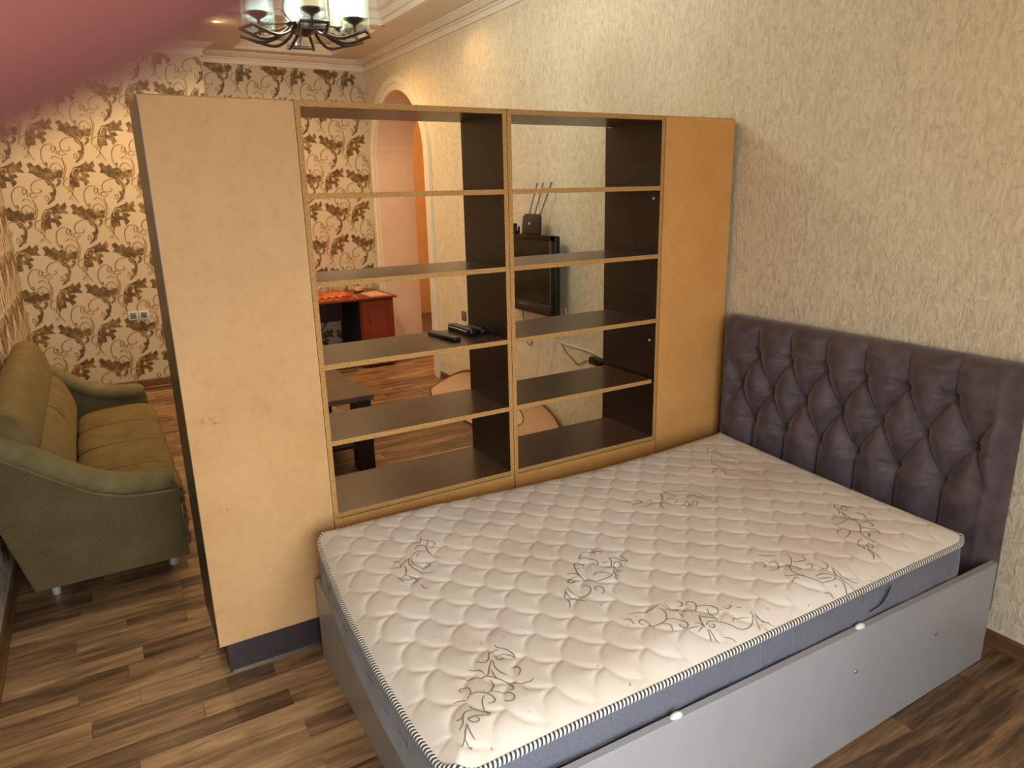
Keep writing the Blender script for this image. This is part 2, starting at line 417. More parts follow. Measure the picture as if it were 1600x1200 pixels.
WP_CURLS=[[(0.047,-0.019),(0.053,0.017),(0.037,0.052),(0.01,0.063),(-0.027,0.054),(-0.055,0.018),(-0.065,-0.025),(-0.062,-0.072),(-0.043,-0.111),(-0.03,-0.123)],[(0.03,0.056),(0.018,0.024),(0.028,-0.003),(0.047,0.025),(0.042,0.052)],[(0.002,-0.055),(0.026,-0.039),(0.054,-0.046),(0.066,-0.061)],[(0.244,0.039),(0.223,0.098),(0.19,0.12),(0.153,0.119),(0.113,0.101),(0.091,0.073),(0.086,0.042),(0.1,0.015),(0.132,0.008),(0.156,0.024),(0.155,0.04),(0.141,0.043)],[(0.169,-0.039),(0.185,-0.055),(0.202,-0.038),(0.198,-0.018),(0.179,-0.019),(0.181,-0.035)],[(0.121,-0.013),(0.093,-0.029),(0.069,-0.018),(0.072,0.002),(0.092,0.01),(0.108,-0.005)],[(0.088,-0.041),(0.081,-0.061),(0.099,-0.089),(0.103,-0.132),(0.088,-0.181),(0.071,-0.221),(0.059,-0.249)],[(0.088,-0.061),(0.091,-0.093),(0.092,-0.133),(0.075,-0.181),(0.061,-0.213)],[(0.015,-0.158),(-0.008,-0.142),(-0.012,-0.123),(0.01,-0.098),(0.039,-0.094),(0.065,-0.113),(0.075,-0.149),(0.06,-0.197)],[(0.015,-0.158),(0.028,-0.142),(0.013,-0.134)],[(-0.022,-0.25),(-0.003,-0.222),(0.027,-0.217),(0.046,-0.237),(0.034,-0.269),(0.006,-0.286),(-0.014,-0.27)],[(0.129,-0.228),(0.1,-0.221),(0.076,-0.237),(0.063,-0.269),(0.071,-0.293),(0.088,-0.301)],[(0.087,-0.285),(0.104,-0.293),(0.116,-0.334),(0.129,-0.375),(0.152,-0.42)],[(0.075,-0.31),(0.095,-0.301),(0.099,-0.326),(0.083,-0.334)],[(0.091,-0.374),(0.106,-0.379),(0.119,-0.391)],[(0.344,-0.047),(0.36,-0.043),(0.374,-0.048)],[(0.185,-0.155),(0.202,-0.139),(0.165,-0.135),(0.147,-0.156),(0.135,-0.188),(0.147,-0.204)],[(0.216,-0.171),(0.242,-0.174),(0.274,-0.162)]]
WP_STEMS=[[(0.221,-0.11),(0.239,-0.065),(0.244,-0.009),(0.244,0.039)],[(-0.016,-0.262),(-0.015,-0.326),(-0.04,-0.391),(-0.084,-0.437)]]
WP_LEAVES=[[(-0.172,-0.118),(-0.142,-0.105),(-0.121,-0.13),(-0.094,-0.116),(-0.07,-0.147),(-0.05,-0.135),(-0.027,-0.144),(-0.008,-0.166),(0.038,-0.149),(0.068,-0.165),(0.052,-0.197),(0.007,-0.206),(-0.017,-0.222),(-0.057,-0.199),(-0.087,-0.207),(-0.114,-0.198),(-0.139,-0.176),(-0.17,-0.169),(-0.156,-0.149)],[(-0.083,-0.227),(-0.053,-0.222),(-0.028,-0.246),(-0.022,-0.278),(-0.054,-0.27),(-0.065,-0.25)],[(0.166,-0.131),(0.205,-0.118),(0.237,-0.106),(0.262,-0.089),(0.27,-0.111),(0.308,-0.084),(0.314,-0.12),(0.297,-0.133),(0.321,-0.161),(0.282,-0.157),(0.252,-0.154),(0.217,-0.163),(0.185,-0.155)],[(0.211,-0.179),(0.249,-0.178),(0.272,-0.202),(0.244,-0.211),(0.215,-0.203)],[(0.125,-0.204),(0.162,-0.155),(0.198,-0.163),(0.184,-0.212),(0.227,-0.219),(0.251,-0.251),(0.219,-0.278),(0.209,-0.244),(0.179,-0.24),(0.181,-0.281),(0.142,-0.285),(0.119,-0.342),(0.115,-0.293),(0.113,-0.261)],[(0.19,0.1),(0.224,0.102),(0.252,0.071),(0.255,0.039),(0.231,0.054),(0.205,0.077)],[(0.213,0.006),(0.243,0.007),(0.242,-0.049),(0.225,-0.034)],[(0.016,-0.218),(0.048,-0.225),(0.044,-0.261),(0.009,-0.287),(0.0,-0.274),(0.022,-0.254)],[(-0.061,-0.092),(-0.033,-0.091),(-0.03,-0.123),(-0.05,-0.111)]]
PRINT=[[(1.105,-2.045),(1.118,-2.046),(1.135,-2.032),(1.153,-2.025),(1.177,-2.023),(1.162,-2.034),(1.147,-2.052),(1.149,-2.07)],[(1.149,-2.07),(1.166,-2.069),(1.168,-2.057),(1.16,-2.049),(1.153,-2.055)],[(1.119,-2.071),(1.136,-2.082),(1.152,-2.091),(1.158,-2.107),(1.14,-2.122)],[(1.129,-2.077),(1.123,-2.064),(1.128,-2.048)],[(1.159,-2.085),(1.184,-2.106),(1.202,-2.118),(1.205,-2.128)],[(1.162,-2.083),(1.188,-2.092),(1.214,-2.09),(1.23,-2.08)],[(1.194,-2.106),(1.213,-2.109),(1.228,-2.108)],[(1.18,-2.188),(1.196,-2.165),(1.203,-2.144),(1.206,-2.127),(1.234,-2.105),(1.25,-2.095),(1.268,-2.074),(1.28,-2.056),(1.285,-2.04),(1.28,-2.029)],[(1.163,-2.155),(1.169,-2.138),(1.18,-2.129),(1.196,-2.128)],[(1.223,-2.124),(1.245,-2.127),(1.263,-2.143),(1.268,-2.158)],[(1.257,-2.093),(1.278,-2.089),(1.288,-2.095),(1.283,-2.103)],[(1.222,-2.201),(1.224,-2.21),(1.218,-2.211),(1.212,-2.198),(1.223,-2.188),(1.242,-2.191),(1.256,-2.208)],[(1.249,-2.194),(1.248,-2.181),(1.262,-2.163),(1.28,-2.152),(1.298,-2.152),(1.303,-2.162),(1.299,-2.172)],[(1.266,-2.145),(1.278,-2.127),(1.291,-2.109),(1.31,-2.104),(1.321,-2.115),(1.316,-2.127),(1.305,-2.13)],[(1.248,-2.243),(1.253,-2.224),(1.256,-2.211)],[(1.271,-2.167),(1.281,-2.179),(1.302,-2.188),(1.319,-2.189),(1.331,-2.183),(1.325,-2.192)],[(1.279,-2.214),(1.293,-2.213),(1.305,-2.201),(1.319,-2.195)],[(1.297,-2.218),(1.298,-2.236),(1.311,-2.248),(1.327,-2.256),(1.338,-2.271)],[(1.309,-2.264),(1.31,-2.253),(1.308,-2.246)],[(1.336,-2.186),(1.328,-2.202),(1.321,-2.219),(1.321,-2.233),(1.324,-2.24),(1.337,-2.233),(1.339,-2.22),(1.332,-2.216),(1.326,-2.221)],[(1.334,-2.248),(1.349,-2.26),(1.365,-2.271),(1.379,-2.286)],[(1.335,-2.249),(1.358,-2.252),(1.378,-2.251)],[(1.366,-2.27),(1.382,-2.27),(1.393,-2.267)],[(1.211,-2.056),(1.21,-2.049),(1.216,-2.039),(1.235,-2.041),(1.248,-2.056)],[(0.832,-1.553),(0.848,-1.571),(0.853,-1.581)],[(0.861,-1.586),(0.857,-1.556),(0.877,-1.538),(0.908,-1.537),(0.908,-1.554),(0.893,-1.56)],[(0.902,-1.609),(0.906,-1.597),(0.89,-1.588),(0.869,-1.592),(0.864,-1.605),(0.896,-1.624),(0.937,-1.638),(0.972,-1.633),(0.991,-1.609),(1.001,-1.577),(0.994,-1.549),(0.974,-1.525),(0.944,-1.504)],[(0.911,-1.668),(0.922,-1.646),(0.948,-1.638)],[(0.95,-1.639),(0.937,-1.66),(0.943,-1.683),(0.957,-1.693),(0.965,-1.68),(0.958,-1.67),(0.952,-1.675)],[(0.977,-1.714),(1.011,-1.717),(1.037,-1.702),(1.041,-1.676),(1.027,-1.657),(1.004,-1.652),(0.994,-1.667)],[(0.984,-1.723),(1.01,-1.744),(1.017,-1.753)],[(0.993,-1.73),(1.02,-1.734),(1.045,-1.723),(1.07,-1.709)],[(1.021,-1.746),(1.048,-1.753),(1.07,-1.766)],[(1.044,-1.641),(1.033,-1.648),(1.024,-1.63),(1.037,-1.621),(1.058,-1.629),(1.065,-1.643)],[(0.967,-1.602),(0.958,-1.584),(0.968,-1.563),(0.988,-1.548)],[(0.9,-1.491),(0.92,-1.494),(0.945,-1.514),(0.944,-1.538)],[(0.908,-1.489),(0.914,-1.469),(0.934,-1.461),(0.955,-1.451),(0.905,-1.446)],[(0.945,-1.502),(0.936,-1.487),(0.945,-1.474),(0.957,-1.483),(0.949,-1.491)],[(0.95,-1.506),(0.981,-1.515),(0.993,-1.513)],[(0.97,-1.52),(0.998,-1.533),(1.012,-1.532)],[(0.999,-1.541),(1.023,-1.548)],[(0.915,-1.527),(0.922,-1.508)],[(0.824,-1.547),(0.835,-1.511),(0.861,-1.514)],[(0.835,-1.511),(0.851,-1.494),(0.86,-1.476)],[(1.193,-1.643),(1.204,-1.605),(1.209,-1.571),(1.197,-1.534)],[(1.206,-1.67),(1.214,-1.657),(1.238,-1.66)],[(1.252,-1.634),(1.249,-1.644),(1.237,-1.642),(1.235,-1.624),(1.252,-1.618),(1.267,-1.625),(1.278,-1.598),(1.274,-1.573),(1.249,-1.55),(1.219,-1.543)],[(1.199,-1.531),(1.237,-1.521),(1.261,-1.5),(1.281,-1.479),(1.277,-1.458),(1.259,-1.443),(1.241,-1.449),(1.242,-1.464),(1.251,-1.461)],[(1.206,-1.52),(1.242,-1.518),(1.268,-1.511),(1.286,-1.518)],[(1.217,-1.476),(1.23,-1.471),(1.244,-1.483),(1.239,-1.497)],[(1.269,-1.454),(1.285,-1.424),(1.305,-1.408),(1.323,-1.413),(1.322,-1.425)],[(1.297,-1.432),(1.323,-1.445),(1.353,-1.444),(1.38,-1.428),(1.404,-1.409),(1.407,-1.375),(1.393,-1.346),(1.37,-1.329)],[(1.274,-1.573),(1.28,-1.549),(1.302,-1.53),(1.325,-1.535),(1.32,-1.556),(1.31,-1.553),(1.314,-1.542)],[(1.281,-1.593),(1.297,-1.578),(1.317,-1.586)],[(1.32,-1.556),(1.336,-1.537),(1.346,-1.516)],[(1.328,-1.514),(1.338,-1.504),(1.351,-1.504),(1.359,-1.53)],[(1.317,-1.479),(1.335,-1.457),(1.345,-1.436)],[(1.31,-1.476),(1.331,-1.493),(1.358,-1.502)],[(1.352,-1.492),(1.345,-1.472),(1.355,-1.446)],[(1.355,-1.487),(1.368,-1.482),(1.361,-1.468),(1.355,-1.477)],[(1.366,-1.5),(1.396,-1.515)],[(1.368,-1.496),(1.394,-1.5),(1.409,-1.499)],[(1.385,-1.337),(1.399,-1.325),(1.433,-1.298)],[(1.379,-1.325),(1.405,-1.322),(1.419,-1.305)],[(1.393,-1.336),(1.424,-1.349)],[(1.413,-1.335),(1.437,-1.327)],[(1.315,-1.383),(1.329,-1.382),(1.327,-1.364),(1.317,-1.369)],[(1.339,-1.356),(1.348,-1.347)],[(1.377,-1.411),(1.367,-1.396),(1.372,-1.378),(1.384,-1.354)],[(1.4,-1.471),(1.413,-1.455),(1.427,-1.448)],[(1.167,-1.065),(1.187,-1.047),(1.202,-1.017)],[(1.213,-0.981),(1.238,-0.99),(1.264,-1.019),(1.273,-1.039),(1.298,-1.056),(1.326,-1.055),(1.352,-1.042),(1.377,-1.019),(1.389,-0.989),(1.385,-0.959),(1.356,-0.933)],[(1.188,-1.103),(1.202,-1.087),(1.224,-1.093),(1.232,-1.114)],[(1.22,-1.076),(1.224,-1.053),(1.246,-1.059),(1.261,-1.08),(1.258,-1.117)],[(1.251,-1.063),(1.255,-1.04),(1.265,-1.024),(1.286,-1.013),(1.303,-1.021),(1.3,-1.036)],[(1.256,-1.009),(1.27,-0.988),(1.276,-0.961)],[(1.25,-0.948),(1.274,-0.959)],[(1.294,-0.985),(1.3,-0.969),(1.313,-0.977),(1.31,-0.992)],[(1.323,-0.956),(1.339,-0.949),(1.336,-0.931),(1.308,-0.922)],[(1.289,-1.081),(1.305,-1.083),(1.326,-1.055),(1.338,-1.042)],[(1.331,-1.1),(1.326,-1.077),(1.336,-1.072)],[(1.354,-1.012),(1.348,-1.0),(1.358,-0.979),(1.378,-0.959)],[(1.357,-1.013),(1.371,-0.997),(1.382,-0.974)],[(1.345,-0.928),(1.373,-0.928),(1.407,-0.924),(1.427,-0.899)],[(1.35,-0.931),(1.391,-0.944),(1.436,-0.932),(1.462,-0.912)],[(1.388,-0.964),(1.403,-0.952),(1.43,-0.967),(1.463,-1.002)],[(1.441,-0.929),(1.464,-0.935),(1.485,-0.963),(1.485,-0.973)],[(1.379,-1.078),(1.388,-1.063),(1.402,-1.062)],[(1.41,-1.045),(1.416,-1.031),(1.434,-1.033)],[(1.057,-0.509),(1.074,-0.532),(1.096,-0.539),(1.118,-0.565)],[(1.06,-0.511),(1.072,-0.487),(1.102,-0.471),(1.09,-0.49),(1.088,-0.51),(1.102,-0.53),(1.116,-0.527),(1.11,-0.507),(1.098,-0.506)],[(1.111,-0.547),(1.138,-0.563),(1.159,-0.576),(1.185,-0.57),(1.216,-0.588),(1.243,-0.622),(1.257,-0.641),(1.284,-0.656),(1.304,-0.656),(1.321,-0.654),(1.318,-0.673)],[(1.116,-0.55),(1.156,-0.558),(1.178,-0.554)],[(1.123,-0.62),(1.138,-0.598),(1.156,-0.58),(1.167,-0.564),(1.186,-0.557),(1.208,-0.541),(1.221,-0.516),(1.222,-0.486)],[(1.151,-0.655),(1.168,-0.64),(1.17,-0.609),(1.162,-0.582)],[(1.147,-0.509),(1.152,-0.489),(1.173,-0.493),(1.189,-0.508)],[(1.172,-0.476),(1.186,-0.472)],[(1.21,-0.543),(1.229,-0.541),(1.246,-0.553),(1.242,-0.559)],[(1.185,-0.689),(1.192,-0.683),(1.209,-0.7)],[(1.202,-0.684),(1.199,-0.658),(1.216,-0.653),(1.232,-0.665),(1.246,-0.7),(1.244,-0.718)],[(1.23,-0.662),(1.239,-0.639),(1.246,-0.628)],[(1.235,-0.608),(1.241,-0.582),(1.256,-0.57),(1.276,-0.57),(1.292,-0.582),(1.27,-0.591)],[(1.247,-0.626),(1.256,-0.612),(1.274,-0.615),(1.283,-0.632),(1.276,-0.638)],[(1.285,-0.699),(1.306,-0.727),(1.324,-0.727),(1.337,-0.74)],[(1.289,-0.704),(1.287,-0.681)],[(1.322,-0.712),(1.314,-0.684),(1.331,-0.683),(1.34,-0.702),(1.333,-0.713),(1.324,-0.703)],[(1.338,-0.725),(1.364,-0.726),(1.384,-0.724)],[(1.339,-0.729),(1.366,-0.737),(1.383,-0.757)],[(1.366,-0.737),(1.401,-0.743)],[(0.373,-0.497),(0.36,-0.46),(0.363,-0.421),(0.345,-0.4)],[(0.371,-0.433),(0.421,-0.46),(0.464,-0.462),(0.499,-0.431)],[(0.329,-0.447),(0.36,-0.472)],[(0.423,-0.512),(0.465,-0.556),(0.515,-0.565),(0.558,-0.562),(0.58,-0.539),(0.587,-0.498)],[(0.427,-0.571),(0.457,-0.547)],[(0.475,-0.541),(0.5,-0.525),(0.519,-0.497),(0.545,-0.489),(0.547,-0.466)],[(0.503,-0.624),(0.53,-0.593),(0.58,-0.598),(0.613,-0.618),(0.653,-0.577)],[(0.596,-0.604),(0.624,-0.581)],[(0.547,-0.639),(0.542,-0.606)],[(0.572,-1.16),(0.59,-1.15),(0.62,-1.145),(0.631,-1.12),(0.614,-1.096),(0.592,-1.097),(0.588,-1.119)],[(0.627,-1.093),(0.628,-1.068),(0.65,-1.075),(0.669,-1.11),(0.654,-1.141)],[(0.645,-1.074),(0.659,-1.045),(0.684,-1.023),(0.705,-1.007)],[(0.583,-0.983),(0.608,-0.989),(0.646,-1.016),(0.675,-1.053),(0.726,-1.079)],[(0.578,-0.973),(0.592,-0.944),(0.624,-0.921),(0.638,-0.892),(0.639,-0.872)],[(0.598,-0.97),(0.64,-0.957),(0.667,-0.967)],[(0.662,-1.023),(0.669,-0.989),(0.698,-0.985),(0.7,-1.007)],[(0.737,-0.991),(0.719,-0.954),(0.743,-0.965),(0.744,-0.988)],[(0.758,-0.967),(0.733,-0.932),(0.748,-0.926),(0.763,-0.951)],[(0.686,-0.922),(0.691,-0.896),(0.727,-0.884),(0.762,-0.872),(0.782,-0.85)],[(0.666,-0.866),(0.703,-0.854),(0.753,-0.852)],[(0.423,-1.968),(0.448,-1.982),(0.451,-1.998),(0.438,-2.011)],[(0.442,-1.98),(0.463,-1.959),(0.492,-1.98),(0.534,-1.991),(0.569,-1.985),(0.599,-1.97)],[(0.467,-1.961),(0.479,-1.948),(0.499,-1.949),(0.503,-1.962)],[(0.496,-2.025),(0.481,-2.004),(0.484,-1.98)],[(0.528,-2.049),(0.518,-2.027),(0.523,-2.008),(0.534,-1.991)],[(0.543,-2.038),(0.53,-2.022)],[(0.54,-2.054),(0.57,-2.067),(0.594,-2.066),(0.619,-2.05),(0.628,-2.03),(0.613,-2.019),(0.588,-2.029)],[(0.535,-2.063),(0.571,-2.078),(0.607,-2.079),(0.641,-2.066),(0.665,-2.046),(0.666,-2.022)],[(0.528,-2.049),(0.55,-2.076),(0.572,-2.106),(0.585,-2.114),(0.558,-2.145)],[(0.524,-2.128),(0.531,-2.11),(0.555,-2.103)],[(0.577,-2.098),(0.608,-2.102),(0.634,-2.117),(0.638,-2.132)],[(0.634,-2.117),(0.656,-2.1),(0.671,-2.076)],[(0.638,-2.143),(0.67,-2.136)],[(0.65,-2.108),(0.678,-2.092),(0.692,-2.102),(0.691,-2.115)],[(0.717,-2.096),(0.74,-2.096),(0.745,-2.082)],[(0.356,-2.078),(0.377,-2.053)]]


# ------------------------------------------------------------------ the room
XW, XF, XL, YL, ZC = 3.62, -5.28, -4.93, -3.40, 3.15
YP = -1.69                                   # where the far wall steps forward
AX, AR, AS = -4.43, 0.65, 2.12               # arch centre, half width, spring height

def structure(name, mb, mats, **kw):
    o = mb.build(name, mats, **kw); o['kind'] = 'structure'; return o

# floor: sub-floor with laminate strips laid on it along y
mb = MB(); mb.box(XF-0.1, XW+0.1, YL-0.1, 2.1, -0.06, -0.006)
floor = structure('floor', mb, M['underlay'])
C0 = Vector((2.60175, -2.84516, 1.78232))
def view(p):
    q = Vector(p) - C0; w = q.dot(_d)
    if w <= 0.05: return None
    return 800 + 1104.55*q.dot(_r)/w, 600 - 1104.55*q.dot(_u)/w, w
strips = []
x = XF; k = 0
while x < XW - 0.01:
    w = 0.098
    y = YL - random.random()*0.5; ymax = 2.0 if x < -3.5 else 0.0
    while y < ymax:
        L = random.choice((0.34, 0.42, 0.5, 0.62, 0.75, 0.9))
        y0, y1 = max(y, YL), min(y+L, ymax)
        if y1 - y0 > 0.02: strips.append((x, min(x+w, XW), y0, y1, random.random()))
        y += L
    x += w; k += 1
def shown(s):
    a = 0.0
    for j in range(5):
        p = ((s[0]+s[1])/2, s[2]+(s[3]-s[2])*(j+0.5)/5, 0)
        v = view(p)
        if not v or not (0 < v[0] < 1600 and 0 < v[1] < 1200): continue
        if 0.12 < p[0] < 1.48 and p[1] > -2.28: continue
        if -0.45 < p[0] < 0.0 and p[1] > -2.65: continue
        t = -C0.x/(p[0]-C0.x) if p[0] < 0 else None      # behind the shelf units?
        if t:
            yy = C0.y+(p[1]-C0.y)*t; zz = C0.z*(1-t)
            if yy > -2.65 and (yy < -2.15 or yy > -0.5 or zz < 0.55): continue
        a += (s[1]-s[0])*(s[3]-s[2])/5/v[2]**2
    return a
strips.sort(key=shown, reverse=True)
G = 0.0004
bm_unit = {}
for s in strips[:290]:
    L = round(s[3]-s[2], 3); W = round(s[1]-s[0], 3); key = (L, W)
    if key not in bm_unit:
        q = MB(); b = 0.0006; a, c = W/2-G, L/2-G
        v = [(-a,-c,-0.006),(a,-c,-0.006),(a,c,-0.006),(-a,c,-0.006),(-a,-c,-b),(a,-c,-b),(a,c,-b),(-a,c,-b),(-a+b,-c+b,0),(a-b,-c+b,0),(a-b,c-b,0),(-a+b,c-b,0)]
        q.add(v, [(0,1,5,4),(1,2,6,5),(2,3,7,6),(3,0,4,7),(4,5,9,8),(5,6,10,9),(6,7,11,10),(7,4,8,11),(8,9,10,11)])
        o = q.build('plank', M['plank'], floor); bm_unit[key] = o.data
    else:
        o = bpy.data.objects.new('plank', bm_unit[key]); COL.objects.link(o); o.parent = floor
    o.location = ((s[0]+s[1])/2, (s[2]+s[3])/2, 0); o['tone'] = s[4]
q = MB(); tones = []
for s in strips[290:]:
    q.box(s[0]+G, s[1]-G, s[2]+G, s[3]-G, -0.006, 0.0); tones += [s[4]]*8
o = q.build('far_planks', M['plank_far'], floor); o['kind'] = 'stuff'
at = o.data.attributes.new('tone', 'FLOAT', 'POINT'); at.data.foreach_set('value', tones)

# wall_right with the arched opening
def arch_pts(a, top, n=24):
    return [(AX + a*math.cos(PI*j/n), AS + (top-AS)*math.sin(PI*j/n)) for j in range(n+1)]
mb = MB()
arc = arch_pts(AR, 2.77)
mb.box(AX+AR, XW, 0, 0.12, 0, 3.5); mb.box(XF-0.1, AX-AR, 0, 0.12, 0, 3.5)
for i in range(len(arc)-1):
    (xa, za), (xb, zb) = arc[i], arc[i+1]
    mb.prism([(xa, za), (xa, 3.5), (xb, 3.5), (xb, zb)], 1, 0, 0.12)
structure('wall_right', mb, M['rib'])
# deep reveal of the arch
mb = MB(); TH = 0.42
for i in range(len(arc)-1):
    (xa, za), (xb, zb) = arc[i], arc[i+1]
    mb.add([(xa, 0, za), (xb, 0, zb), (xb, TH, zb), (xa, TH, za)], [(0, 1, 2, 3)])
mb = MB()
for i in range(len(arc)-1):                              # plastered lining, a few millimetres inside the wall
    (xa, za), (xb, zb) = arc[i], arc[i+1]
    ka = Vector((xa-AX, za-AS)).normalized()*0.006; kb = Vector((xb-AX, zb-AS)).normalized()*0.006
    mb.prism([(xa-ka.x, za-ka.y), (xa+0.0, za), (xb, zb), (xb-kb.x, zb-kb.y)], 1, 0.001, TH)
mb.box(AX-AR, AX-AR+0.006, 0.001, TH, 0, AS); mb.box(AX+AR-0.006, AX+AR, 0.001, TH, 0, AS)
mb.box(AX-AR-0.6, AX-AR, 0.121, TH, 0, 3.3); mb.box(AX+AR, AX+AR+0.6, 0.121, TH, 0, 3.3)
for i in range(len(arc)-1):
    (xa, za), (xb, zb) = arc[i], arc[i+1]
    mb.prism([(xa, za+0.001), (xa, 3.3), (xb, 3.3), (xb, zb+0.001)], 1, 0.121, TH)
structure('trim_1', mb, M['cream'])
# moulded casing around the arch
mb = MB()
def casing(a0, a1, t0, t1, y0, y1):
    A = [(AX+a0, 0)] + arch_pts(a0, t0) + [(AX-a0, 0)]; B = [(AX+a1, 0)] + arch_pts(a1, t1) + [(AX-a1, 0)]
    for i in range(len(A)-1):
        v = [(A[i][0], y0, A[i][1]), (A[i+1][0], y0, A[i+1][1]), (B[i+1][0], y0, B[i+1][1]), (B[i][0], y0, B[i][1])]
        v += [(p[0], y1, p[2]) for p in v]
        mb.add(v, [(0,1,2,3),(7,6,5,4),(0,4,5,1),(2,6,7,3)] + ([(3,7,4,0)] if i == 0 else []) + ([(1,5,6,2)] if i == len(A)-2 else []))
casing(AR-0.002, AR+0.075, 2.768, 2.845, -0.022, 0.0); casing(AR+0.065, AR+0.125, 2.835, 2.895, -0.034, 0.0)
structure('trim_2', mb, M['trimw'])
# hall behind the arch
mb = MB(); mb.box(-7.4, -3.0, 1.75, 1.85, 0, 3.3); mb.box(-7.5, -7.4, 0.42, 1.85, 0, 3.3); mb.box(-3.1, -3.0, 0.42, 1.75, 0, 3.3)
structure('wall_hall', mb, M['orange'])
mb = MB(); mb.box(-7.5, -3.0, 0.12, 1.85, 3.3, 3.4); structure('ceiling_hall', mb, M['white'])
mb = MB(); mb.box(-7.4, XF-0.1, 0.42, 1.85, -0.06, 0.0); structure('floor_hall', mb, M['base'])

# wall_far with its forward step, wall_left, wall_near
mb = MB(); mb.box(XF-0.12, XF, YP, 0.0, 0, 3.3); mb.box(XL-0.47, XL, YL-0.1, YP, 0, 3.3)
wall_far = structure('wall_far', mb, M['paper'])
mb = MB(); mb.box(XL, XW, YL-0.12, YL, 0, 3.5); wall_left = structure('wall_left', mb, M['paper'])
WY0, WY1, WZ0, WZ1 = -3.15, -1.15, 0.62, 2.35
mb = MB()
mb.box(XW, XW+0.15, YL-0.1, WY0, 0, 3.5); mb.box(XW, XW+0.15, WY1, 0.12, 0, 3.5); mb.box(XW, XW+0.15, WY0, WY1, 0, WZ0); mb.box(XW, XW+0.15, WY0, WY1, WZ1, 3.5)
structure('wall_near', mb, M['rib'])
wn = MB()
for (a, b, c, d) in ((WY0, WY1, WZ0, WZ0+0.06), (WY0, WY1, WZ1-0.06, WZ1), (WY0, WY0+0.06, WZ0, WZ1), (WY1-0.06, WY1, WZ0, WZ1), (-2.19, -2.11, WZ0, WZ1)):
    wn.box(XW+0.05, XW+0.11, a, b, c, d)
win = structure('window_1', wn, M['wframe'])
for (a, b) in ((WY0+0.06, -2.19), (-2.11, WY1-0.06)):
    q = MB(); q.box(XW+0.075, XW+0.085, a, b, WZ0+0.06, WZ1-0.06); o = q.build('window_pane', M['pane'], win)
q = MB(); q.box(XW-0.16, XW+0.05, WY0-0.05, WY1+0.05, WZ0-0.04, WZ0); q.build('window_sill', M['wframe'], win)

# raised damask motif: scrolls and oak leaves pressed into the paper
def ribbon(mb, pts, w, plane, off, mi, taper=True):
    P = smooth_path([(p[0], p[1], 0) for p in pts], 4); n = len(P); L = []; R = []
    for i, p in enumerate(P):
        t = (P[min(i+1, n-1)] - P[max(i-1, 0)]); t = t.normalized() if t.length > 1e-9 else Vector((1, 0, 0))
        s = w/2 * (1.0 if not taper else 0.45 + 0.55*math.sin(PI*min(max((i+0.5)/n, 0.0), 1.0)))
        nn = Vector((-t.y, t.x, 0))*s
        L.append(plane(p.x+nn.x, p.y+nn.y, off)); R.append(plane(p.x-nn.x, p.y-nn.y, off))
    v = L + R
    mb.add(v, [(i, i+1, n+i+1, n+i) for i in range(n-1)], mi)
def inside_poly(mb, poly, plane, off, mi):
    mb.add([plane(a, b, off) for a, b in poly], [tuple(range(len(poly)))], mi)
def damask(wall, place, lattice, y0, y1, z0, z1):
    """place(s, z, off): a point of the wall surface; s runs along the wall"""
    mb = MB()
    for k_, (s0, zz) in enumerate(lattice):
        def pl(a, b, off, s0=s0, zz=zz, k_=k_): return place(min(max(s0+a, y0), y1), min(max(zz+b, z0), z1), off+0.00012*(k_ % 4))
        if s0 < y0-0.42 or s0 > y1+0.2 or zz < z0-0.2 or zz > z1+0.45: continue
        for li_, lf in enumerate(WP_LEAVES):
            if li_ == 5: continue
            cy = sum(p[0] for p in lf)/len(lf); cz = sum(p[1] for p in lf)/len(lf)
            if not (y0 <= s0+cy <= y1 and z0 <= zz+cz <= z1): continue
            inside_poly(mb, [(cy+(a-cy)*1.14, cz+(b-cz)*1.34) for a, b in lf], pl, 0.0006+0.00005*li_, 0)
        for st, w, mi, off, d in [(s, 0.026, 0, 0.0010, 0) for s in WP_STEMS[1:]] + [(s, 0.0115, 1, 0.0014, 0) for s in WP_CURLS] + [(s, 0.0065, 2, 0.0018, 0.0045) for s in WP_CURLS]:  # pale ribbon is shifted aside as the painted highlight of each scroll
            q = [(a+d, b-d*0.6) for a, b in st]
            cy = sum(p[0] for p in q)/len(q); cz = sum(p[1] for p in q)/len(q)
            if y0 <= s0+cy <= y1 and z0 <= zz+cz <= z1: ribbon(mb, q, w, pl, off, mi)
    o = mb.build('wallpaper_pattern', [M['leaf'], M['curl_dark'], M['curl_highlight']], wall, recalc=False); o['kind'] = 'stuff'
    nrm = Vector(place(0, 0, 1)) - Vector(place(0, 0, 0))
    for p in o.data.polygons:
        if p.normal.dot(nrm) < 0: p.flip()
    o.data.update()
    return o
DX, DZ = 0.535, 0.35
lat = [(-2.74 + DX*i + (DX/2 if j % 2 else 0), 1.845 + DZ*j) for i in range(-3, 5) for j in range(-6, 5)]
damask(wall_far, lambda s, z, o: (XL+o, s, z), lat, YL, YP, 0.1, 3.05)
lat = [(-0.64 + DX*i + (DX/2 if j % 2 else 0), 2.14 + DZ*j) for i in range(-4, 4) for j in range(-7, 4)]
damask(wall_far, lambda s, z, o: (XF+o, s, z), lat, YP, 0.0, 0.1, 3.05)
lat = [(-4.6 + DX*i + (DX/2 if j % 2 else 0), 1.845 + DZ*j) for i in range(-2, 17) for j in range(-6, 5)]
damask(wall_left, lambda s, z, o: (s, YL+o, z), lat, XL, XW, 0.1, 3.05)

